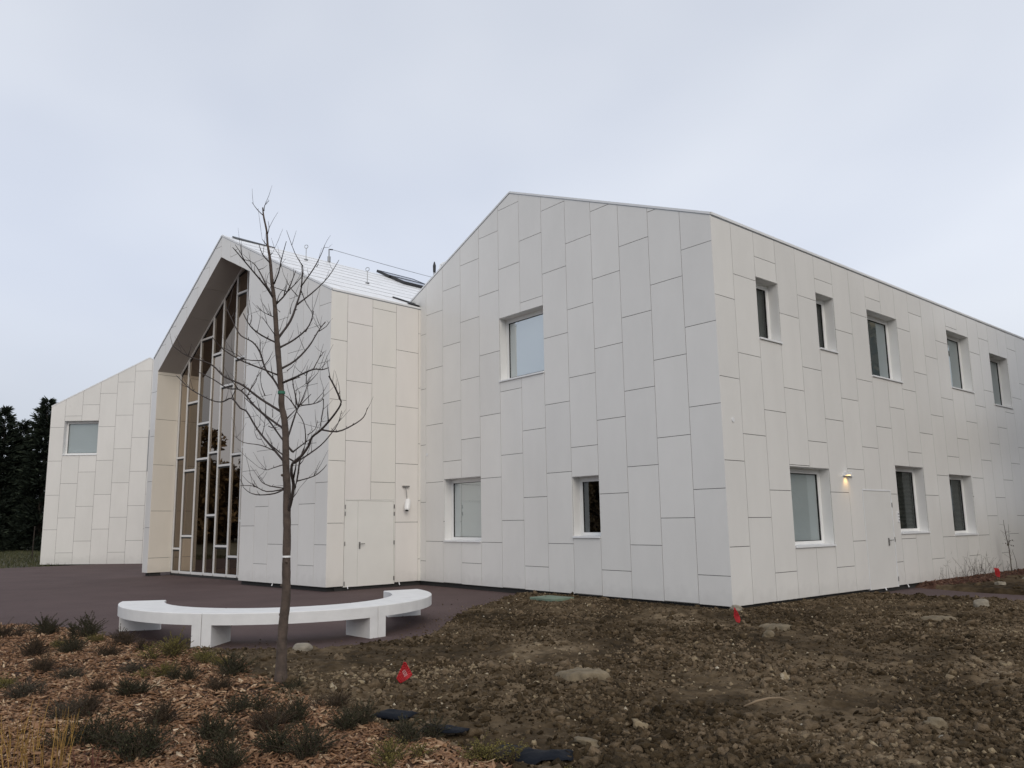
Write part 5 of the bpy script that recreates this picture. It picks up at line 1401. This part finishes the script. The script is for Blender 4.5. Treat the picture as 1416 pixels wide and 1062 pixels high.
stalks('dry_stalks', 'tall yellow dry stalks at the left picture edge', 1.81, -11.83, 20, 0.15, 0.42, 0.16, 'straw', 'stalks', 'dry stalks in the lower left bed')
stalks('dry_stalks', 'densest clump of tall yellow stalks in the bottom left corner', 2.29, -11.77, 34, 0.12, 0.46, 0.22, 'straw', 'stalks', 'dry stalks in the lower left bed')
stalks('dry_stalks', 'short clump of yellow stalks beside a dark green shrub', 1.85, -11.51, 16, 0.12, 0.34, 0.10, 'straw', 'stalks', 'dry stalks in the lower left bed')
stalks('dry_stalks', 'small clump of dark red stems at the bottom left edge', 2.60, -11.51, 14, 0.08, 0.24, 0.12, 'redstem', 'stalks', 'dry stalks in the lower left bed')
# weeds and a sapling along the side wall
for (y, x, n, h, lab) in ((9.3, .32, 16, .62, 'sparse dry weeds by the side wall, nearest to the side door'), (10.6, .30, 22, .80, 'tall dry weeds against the side wall below the right hand dark window'),
                          (11.6, .34, 18, .72, 'dry weeds by the side wall just behind the far red flag'), (12.6, .30, 12, .66, 'thin dry weeds by the side wall, left of the leafless sapling')):
    stalks('dry_weeds', lab, x, y, n, h * .45, h, .42, 'weed', 'weeds', 'dry weeds along the side wall', .22, .004, -.06, 3)
sx, sy = .28, 13.6
sap = thing('sapling', 'thin sapling with a few dark dead leaves by the far side wall', 'sapling', (sx, sy, -.06), 0, None, True)
mb = MB()
g = random.Random(9)
B0 = Vector((sx, sy, -.1))
main_ps = [B0, B0 + Vector((.02, -.05, .45)), B0 + Vector((.03, -.10, .85)), B0 + Vector((.02, -.22, 1.25)), B0 + Vector((.03, -.30, 1.6))]
mb.tube(main_ps, [.016, .013, .010, .007, .004], 6)
mb.tube([main_ps[2], main_ps[2] + Vector((.0, .12, .3)), main_ps[2] + Vector((.02, .10, .62))], [.008, .006, .003], 5)
mb.tube([B0 + Vector((.05, .32, 0)), B0 + Vector((.05, .30, .4)), B0 + Vector((.03, .15, .75))], [.009, .007, .003], 5)
mb.tube([main_ps[3], main_ps[3] + Vector((.03, .18, .0)), main_ps[3] + Vector((.03, .36, .02))], [.005, .004, .003], 4)
for k in range(26):
    p = main_ps[g.randrange(0, 4)].lerp(main_ps[g.randrange(1, 5)], g.random())
    d = Vector((g.gauss(0, .6), g.gauss(0, 1), abs(g.gauss(.6, .5)))).normalized() * g.uniform(.08, .28)
    mb.tube([p, p + d], [.004, .0015], 3)
mb.build('stem', M['weed'], sap)
mb = MB()
for k in range(26):
    p = main_ps[2] + Vector((g.gauss(0, .06), g.gauss(-.03, .09), g.gauss(.08, .09)))
    d = Vector((g.gauss(0, 1), g.gauss(0, 1), g.gauss(0, 1))).normalized() * .05; e = d.cross(Vector((g.random(), g.random(), 1))).normalized() * .022
    mb.face([p, p + d * .5 + e, p + d, p + d * .5 - e])
mb.build('dead_leaves', M['stem'], sap)

# ------------------------------------------------------------------ red marker flags
M['flag'] = simple('red_flag_plastic', (.42, .012, .016), .45, var=.12, vscale=12)
M['flag_mark'] = simple('flag_white_print', (.62, .42, .40), .6)
def gz(x, y, poly=SOIL):
    return float(soil_z(np.array([x]), np.array([y]), sdist(np.array([x]), np.array([y]), poly))[0])
def flag(x, y, lab, h, pts, mark, poly=SOIL, fold=.02):
    """pts: outline (a along the picture's right, z up) of the drooping sheet, hung from a wire"""
    zb = gz(x, y, poly)
    o = thing('marker_flag', lab, 'flag', (x, y, zb), 0, 'red marker flags')
    ar = Vector((CR.x, CR.y, 0)).normalized(); de = Vector((CB.x, CB.y, 0)).normalized()
    mb = MB()
    mb.tube([(0, 0, -.08), tuple(ar * .006 + Vector((0, 0, h * .6))), tuple(ar * .0 + Vector((0, 0, h)))], .0025, 5)
    mb.build('wire', M['steel'], o)
    n = 8
    fm = MB()
    c = sum((ar * p[0] + Vector((0, 0, p[1])) for p in pts), Vector()) / len(pts)
    ring = [ar * p[0] + Vector((0, 0, p[1])) for p in pts]
    def bulge(v):
        a = (v - c).dot(ar)
        return v + de * (.02 + fold * math.sin(a * 38) + fold * .6 * math.sin(v.z * 30))
    m2 = len(ring)
    for i in range(m2):
        p, q = ring[i], ring[(i + 1) % m2]
        for k in range(5):
            for j in range(5):
                t0, t1 = k / 5, (k + 1) / 5; u0, u1 = j / 5, (j + 1) / 5
                P0, P1, P2, P3 = (c.lerp(p.lerp(q, u0), t0), c.lerp(p.lerp(q, u1), t0), c.lerp(p.lerp(q, u1), t1), c.lerp(p.lerp(q, u0), t1))
                fm.face([bulge(P0), bulge(P1), bulge(P2), bulge(P3)])
    f_ = fm.build('sheet', M['flag'], o, smooth=True)
    s_ = f_.modifiers.new('thickness', 'SOLIDIFY'); s_.thickness = .0015
    if mark:
        k_ = MB()
        for r_ in range(3):
            for q_ in range(4):
                a0 = -.030 + .008 * q_ + .012 * r_; z0 = .135 - .013 * q_ + .009 * r_
                k_.face([bulge(ar * (a0 + u) + Vector((0, 0, z0 + w)) + Vector((0, 0, 0))) + de * .004 for u, w in ((0, 0), (.0055, -.009), (.010, -.004), (.0045, .005))])
        k_.build('print', M['flag_mark'], o)
flag(1.62, -8.30, 'largest red marker flag, with white print, near the wood chips', .24, [(-.012, .235), (.012, .232), (.078, .105), (.05, .082), (-.045, .018), (-.062, .03), (-.088, .075)], True)
flag(1.35, -1.95, 'narrow red marker flag near the front corner of the large house', .30, [(-.035, .29), (-.02, .29), (.045, .16), (.05, .10), (.03, .06), (-.01, .07), (-.035, .15)], False)
flag(0.95, 10.4, 'tiny far red marker flag in front of the dry weeds by the side wall', .34, [(-.07, .33), (.03, .32), (.07, .20), (.05, .10), (-.01, .10), (-.05, .2)], False, SOIL2)

# ------------------------------------------------------------------ stones, slabs, cover plate, sheet, stick
M['stone'] = simple('pale_stone', (.26, .23, .18), .92, bump=.7, bscale=18, var=.3, vscale=7)
M['slab'] = simple('dried_mud_slab', (.165, .130, .082), .95, bump=1.0, bscale=26, var=.4, vscale=6)
M['plate'] = simple('green_cover', (.14, .19, .14), .7, var=.18, vscale=8)
M['plastic'] = simple('black_sheet', (.007, .009, .014), .65, spec=.12, bump=.4, bscale=14)
def stone(x, y, sx_, sy_, sz_, lab, seed, mat='stone', cat='stone', sink=.3, poly=SOIL, name='stone', group='loose stones on the soil', rz=0, tz=None):
    import bmesh
    g = np.random.default_rng(seed)
    V, F = ico(3)
    n1 = sum(np.sin(V @ g.normal(0, 2.0 * (k + 1), 3) + g.uniform(0, 6)) * .17 / (k + 1) ** .8 for k in range(6))
    V = V * (1 + n1)[:, None]
    V = np.sign(V) * np.abs(V) ** .82
    V = V * np.array([sx_, sy_, sz_]) + np.array([0, 0, sz_ * (1 - sink)])
    z = gz(x, y, poly) if tz is None else tz
    o = np_mesh(name, V, F, M[mat], smooth=True)
    o.location = (x, y, z - sz_ * .35); o.rotation_euler = (0, 0, rz)
    return tag(o, lab, cat, group)
ra = math.atan2(CR.y, CR.x)
stone(-1.20, -8.05, .14, .09, .065, 'pale oblong stone on the soil just right of the tree trunk, before the bench', 1, rz=ra, sink=.1)
stone(2.98, 3.3, .12, .09, .10, 'pale angular stone in the soil in front of the side door', 2, rz=ra, sink=.1)
stone(.12, -.08, .10, .07, .07, 'rough grey stone lying at the foot of the building corner', 3, rz=.3, sink=.1)
stone(1.25, 11.6, .11, .08, .06, 'flat pale stone on the verge right beside the far red flag', 4, poly=SOIL2, rz=ra)
stone(1.5, 8.9, .12, .08, .06, 'rounded pale stone on the verge left of the far red flag', 6, poly=SOIL2, rz=ra)
stone(6.05, -6.45, .035, .03, .03, 'small white pebble near the right bottom corner of the soil', 7, rz=1, sink=.1)
stone(5.85, -6.10, .085, .06, .06, 'large knobbly pale clod at the right bottom of the soil', 8, 'slab', rz=.5, sink=.5)
stone(2.35, -2.7, .08, .06, .06, 'grey rounded stone in the soil below the small mud slab', 9, 'slab', rz=.8)
stone(4.4, -8.55, .10, .05, .03, 'pale flat flake at the upper rim of the black plastic sheet', 10, 'slab', rz=.4)
def patch(x, y, w, l, lab, sd_):
    """a crusted slab of dried mud with a ragged outline, its rim sunk in the soil"""
    nr, na = 12, 64
    A_, R_ = np.meshgrid(np.linspace(0, 2 * np.pi, na, endpoint=False), np.linspace(0, 1, nr))
    out = 1 + .22 * fbm(np.cos(A_) * 1.6 + sd_, np.sin(A_) * 1.6, sd_, 4, .65)
    X, Y = R_ * out * np.cos(A_) * w, R_ * out * np.sin(A_) * l
    Z = .030 * (1 - R_ ** 5) - .045 * np.clip((R_ - .88) / .12, 0, 1) + .012 * fbm(X * 14, Y * 14, sd_ + 5, 3)
    idx = np.arange(nr * na).reshape(nr, na)
    F = np.stack([idx[:-1], np.roll(idx[:-1], -1, 1), np.roll(idx[1:], -1, 1), idx[1:]], -1).reshape(-1, 4)
    o = np_mesh('mud_slab', np.stack([X, Y, Z], -1).reshape(-1, 3), F, M['slab'])
    o.location = (x, y, gz(x, y) + .018); o.rotation_euler = (0, 0, ra)
    return tag(o, lab, 'slab', 'mud slabs in the soil')
patch(2.62, -6.72, .27, .22, 'flat pale dried mud slab lying in the middle of the soil', 21)
patch(1.93, -1.72, .28, .26, 'small flat dried mud slab lying before the building corner', 22)
patch(3.2, .9, .30, .26, 'flat mud slab sunk in the soil on the way to the side door', 23)
mb = MB()
g = gz(-3.7, -1.0)
mb.box(-.36, .36, -.30, .30, -.03, .03)
cv = mb.build('cover_plate', M['plate'])
cv.location = (-3.7, -1.05, g + .03); cv.rotation_euler = (0, 0, .05)
bv = cv.modifiers.new('bevel', 'BEVEL'); bv.width = .012; bv.segments = 2
tag(cv, 'pale green square cover plate lying in the soil by the gable wall', 'cover')
def sheet_piece(x, y, w, l, rz, lab, seed):
    n, m = 14, 10
    X, Y = np.meshgrid(np.linspace(-w, w, n), np.linspace(-l, l, m))
    edge = 1 - np.maximum(np.abs(X / w), np.abs(Y / l)) ** 4
    Z = .03 * edge + .018 * fbm(X * 9 + seed, Y * 9, seed, 3)
    X = X + .06 * fbm(Y * 4, X * 4, seed + 3, 2); Y = Y + .06 * fbm(X * 4, Y * 4, seed + 4, 2)
    idx = np.arange(n * m).reshape(m, n)
    F = np.stack([idx[:-1, :-1], idx[:-1, 1:], idx[1:, 1:], idx[1:, :-1]], -1).reshape(-1, 4)
    o = np_mesh('plastic_sheet', np.stack([X, Y, Z], -1).reshape(-1, 3), F, M['plastic'], smooth=True)
    o.location = (x, y, gz(x, y) + .03); o.rotation_euler = (0, 0, rz)
    s_ = o.modifiers.new('thickness', 'SOLIDIFY'); s_.thickness = .004
    return tag(o, lab, 'plastic sheet', 'black plastic edging sheets')
sheet_piece(2.76, -9.17, 0.20, 0.10, 0.53, 'small black plastic strip at the bed rim below the large red flag', 1)
sheet_piece(3.47, -9.18, 0.17, 0.09, 0.53, 'narrow black plastic strip at the bed rim, middle of the three', 2)
sheet_piece(4.37, -9.05, 0.26, 0.16, 0.53, 'largest black plastic sheet, by the bottom edge right of the wood chips', 3)
mb = MB()
xs, ys = 4.70, -6.58
zz = gz(xs, ys) + .09
mb.tube([Vector((xs, ys, zz)) + Vector((CR.x, CR.y, 0)) * a + Vector((0, 0, b)) + Vector((CB.x, CB.y, 0)) * c for a, b, c in ((-.24, -.02, .05), (-.12, .015, .02), (0, .035, 0), (.1, .03, -.03), (.2, .0, -.04))], [.006, .011, .011, .010, .005], 8)
tag(mb.build('stick', simple('dry_stick', (.22, .16, .10), .85, var=.2), None, smooth=True), 'curved dry stick lying on the soil at lower right', 'stick')

# ------------------------------------------------------------------ conifers beyond the left wing
M['needle'] = toned('conifer_needles', [(0, (.006, .010, .007)), (.6, (.018, .027, .017)), (1, (.050, .062, .036))], .9, nmix=.2)
M['needle_trunk'] = simple('conifer_bark', (.035, .026, .020), .9, bump=.4)
def conifer_mesh(seed, H, R):
    g = np.random.default_rng(seed)
    V = []; T = []
    z = .35
    while z < H:
        k = 1 - z / H
        nb = 9 if z < H * .85 else 6
        for b in range(nb):
            a = g.uniform(0, 6.283)
            L = (R * (k ** .85) + .10) * g.uniform(.55, 1.15)
            up = .25 + .55 * (1 - k)                               # upswept near the top
            n = int(14 + 44 * L)
            t = np.sort(g.uniform(.12, 1, n))
            px = np.cos(a) * L * t; py = np.sin(a) * L * t
            pz = z + L * (up * t - .55 * t * t * (k + .15)) + g.normal(0, .06, n)
            side = g.normal(0, .16, n) * (1.1 - t) * L * .6
            px += -np.sin(a) * side; py += np.cos(a) * side
            ln = g.uniform(.22, .6, n); w = ln * g.uniform(.06, .13, n)
            da = a + g.normal(0, .55, n); dz = g.normal(.30, .35, n)
            d = np.stack([np.cos(da), np.sin(da), dz], 1); d /= np.linalg.norm(d, axis=1)[:, None]
            s = np.cross(d, g.normal(0, 1, (n, 3))); s /= np.linalg.norm(s, axis=1)[:, None]
            p = np.stack([px, py, pz], 1)
            V.append(np.stack([p, p + d * (ln * .5)[:, None] + s * w[:, None], p + d * ln[:, None], p + d * (ln * .5)[:, None] - s * w[:, None]], 1))
            T.append(np.clip(g.normal(.32, .2, n) + .22 * t, 0, 1))
        z += g.uniform(.20, .34)
    n = 24                                                            # leader shoot
    V = np.concatenate(V); T = np.concatenate(T)
    return V.reshape(-1, 3), np.arange(len(V) * 4).reshape(-1, 4), np.repeat(T, 4)
con = []
for sd_, H, R in ((1, 11.3, 2.9), (2, 12.4, 3.1), (3, 10.4, 2.8)):
    V, F, T = conifer_mesh(sd_, H, R)
    cr = np_mesh('crown', V, F, M['needle'], tone=T)
    mb = MB(); mb.tube([(0, 0, -.2), (.05, 0, H * .5), (0, 0.03, H - .1)], [.22, .13, .02], 8); tk = mb.build('trunk', M['needle_trunk'])
    con.append((cr.data, tk.data)); D.objects.remove(cr); D.objects.remove(tk)
CON = [
    (-64.1, -2.8, 0, 1.0, 'dark conifer with a jagged top at the left picture edge'),
    (-63.2, 0.0, 0, 1.07, 'tall dark conifer beside the left corner of the small white house'),
    (-65.5, -1.2, 2, 1.0, 'slightly lower dark conifer between the two at the picture edge'),
    (-61.5, 3.2, 1, 1.0, 'dark conifer half hidden behind the small white house'),
    (-66, -6.5, 1, 0.95, 'dark conifer just outside the left picture edge'),
    (-66.5, -11, 0, 1.0, 'dark conifer further along the row to the left'),
]
for i, (x, y, k, sc, lab) in enumerate(CON):
    o = thing('conifer', lab, 'conifer', (x, y, GZ - .07), 1.7 * i, 'dark conifers beyond the court')
    o.scale = (sc, sc, sc)
    for nm, me in zip(('crown', 'trunk'), con[k]):
        c = D.objects.new(nm, me); COL.objects.link(c); c.parent = o
# brown leafed trees further along (they show in the reflection on the glass front)
M['brown_leaf'] = toned('brown_leaves', [(0, (.07, .046, .026)), (.6, (.16, .108, .056)), (1, (.30, .21, .10))], .9)
def brown_mesh(seed, H, R):
    g_ = np.random.default_rng(seed)
    C_ = []; 
    for k in range(46):
        a = g_.uniform(0, 6.28); q = R * g_.random() ** .6; zc = H * g_.uniform(.04, .95); q *= 1.15 - (zc / H - .5) ** 2 * 2.2
        m = 150
        p = g_.normal(0, 1, (m, 3)); p = p / np.linalg.norm(p, axis=1)[:, None] * (g_.random((m, 1)) ** .4) * R * .33
        C_.append(p + np.array([q * math.cos(a), q * math.sin(a), zc]))
    p = np.concatenate(C_); n = len(p)
    d = g_.normal(0, 1, (n, 3)); d /= np.linalg.norm(d, axis=1)[:, None]; s = np.cross(d, g_.normal(0, 1, (n, 3))); s /= np.linalg.norm(s, axis=1)[:, None]
    ln = g_.uniform(.18, .4, n)[:, None]
    V = np.stack([p - d * ln, p + s * ln * .6, p + d * ln, p - s * ln * .6], 1)
    return V.reshape(-1, 3), np.arange(n * 4).reshape(-1, 4), np.repeat(np.clip(g_.normal(.5, .2, n), 0, 1), 4)
bro = []
for sd_ in (1, 2):
    V, F, T = brown_mesh(sd_, 9.5 + sd_, 3.6)
    cr = np_mesh('crown', V, F, M['brown_leaf'], tone=T)
    mb = MB(); mb.tube([(0, 0, -.2), (.1, 0, 3), (0, .1, 8)], [.24, .18, .04], 8)
    for k in range(9): mb.tube([(0, 0, 2.2 + k * .5), (1.2 * math.cos(k * 2.4), 1.2 * math.sin(k * 2.4), 3.6 + k * .5), (2.4 * math.cos(k * 2.4), 2.4 * math.sin(k * 2.4), 4.3 + k * .55)], [.08, .05, .02], 5)
    tk = mb.build('trunk', M['needle_trunk']); bro.append((cr.data, tk.data)); D.objects.remove(cr); D.objects.remove(tk)
for i, (x, y) in enumerate(((13.5, 15.5), (14.5, 20.5), (13, 25.5), (14.5, 30.5), (13.5, 35.5), (15, 41))):  # unseen trees, made tall and set close to shade the far side wall
    o = thing('brown_tree', 'brown leafed tree outside the right picture edge, enlarged to shade the long side wall', 'tree', (x, y, GZ - .07), 1.1 * i, 'brown trees facing the side wall')
    sc = 1.5 + .14 * math.sin(i * 2.3); o.scale = (sc, sc, sc)
    for nm, me in zip(('crown', 'trunk'), bro[i % 2]):
        c = D.objects.new(nm, me); COL.objects.link(c); c.parent = o
for i in range(26):
    x, y = (-70 + 2.2 * math.sin(i * 2.1), -18 - 3.6 * i) if i < 16 else (-79 + 2 * math.sin(i * 1.7), -16 - 6 * (i - 16))
    o = thing('brown_tree', 'brown leafed tree in the row beyond the court, outside the left picture edge', 'tree', (x, y, GZ - .07), 1.3 * i, 'brown trees beyond the court')
    sc = .92 + .16 * math.sin(i * 1.7); o.scale = (sc, sc, sc)
    for nm, me in zip(('crown', 'trunk'), bro[i % 2]):
        c = D.objects.new(nm, me); COL.objects.link(c); c.parent = o
mb = MB(); mb.tube([(0, 0, -.1), (.01, 0, .9), (0, .02, 1.85)], [.035, .032, .03], 8); mb.tube([(0, .02, 1.8), (0, .02, 1.88)], .036, 8)
st = mb.build('stake', M['needle_trunk']); st.location = (-44.5, -3.6, GZ - .07)
tag(st, 'dark wooden stake standing in the grass in front of the conifers', 'stake')
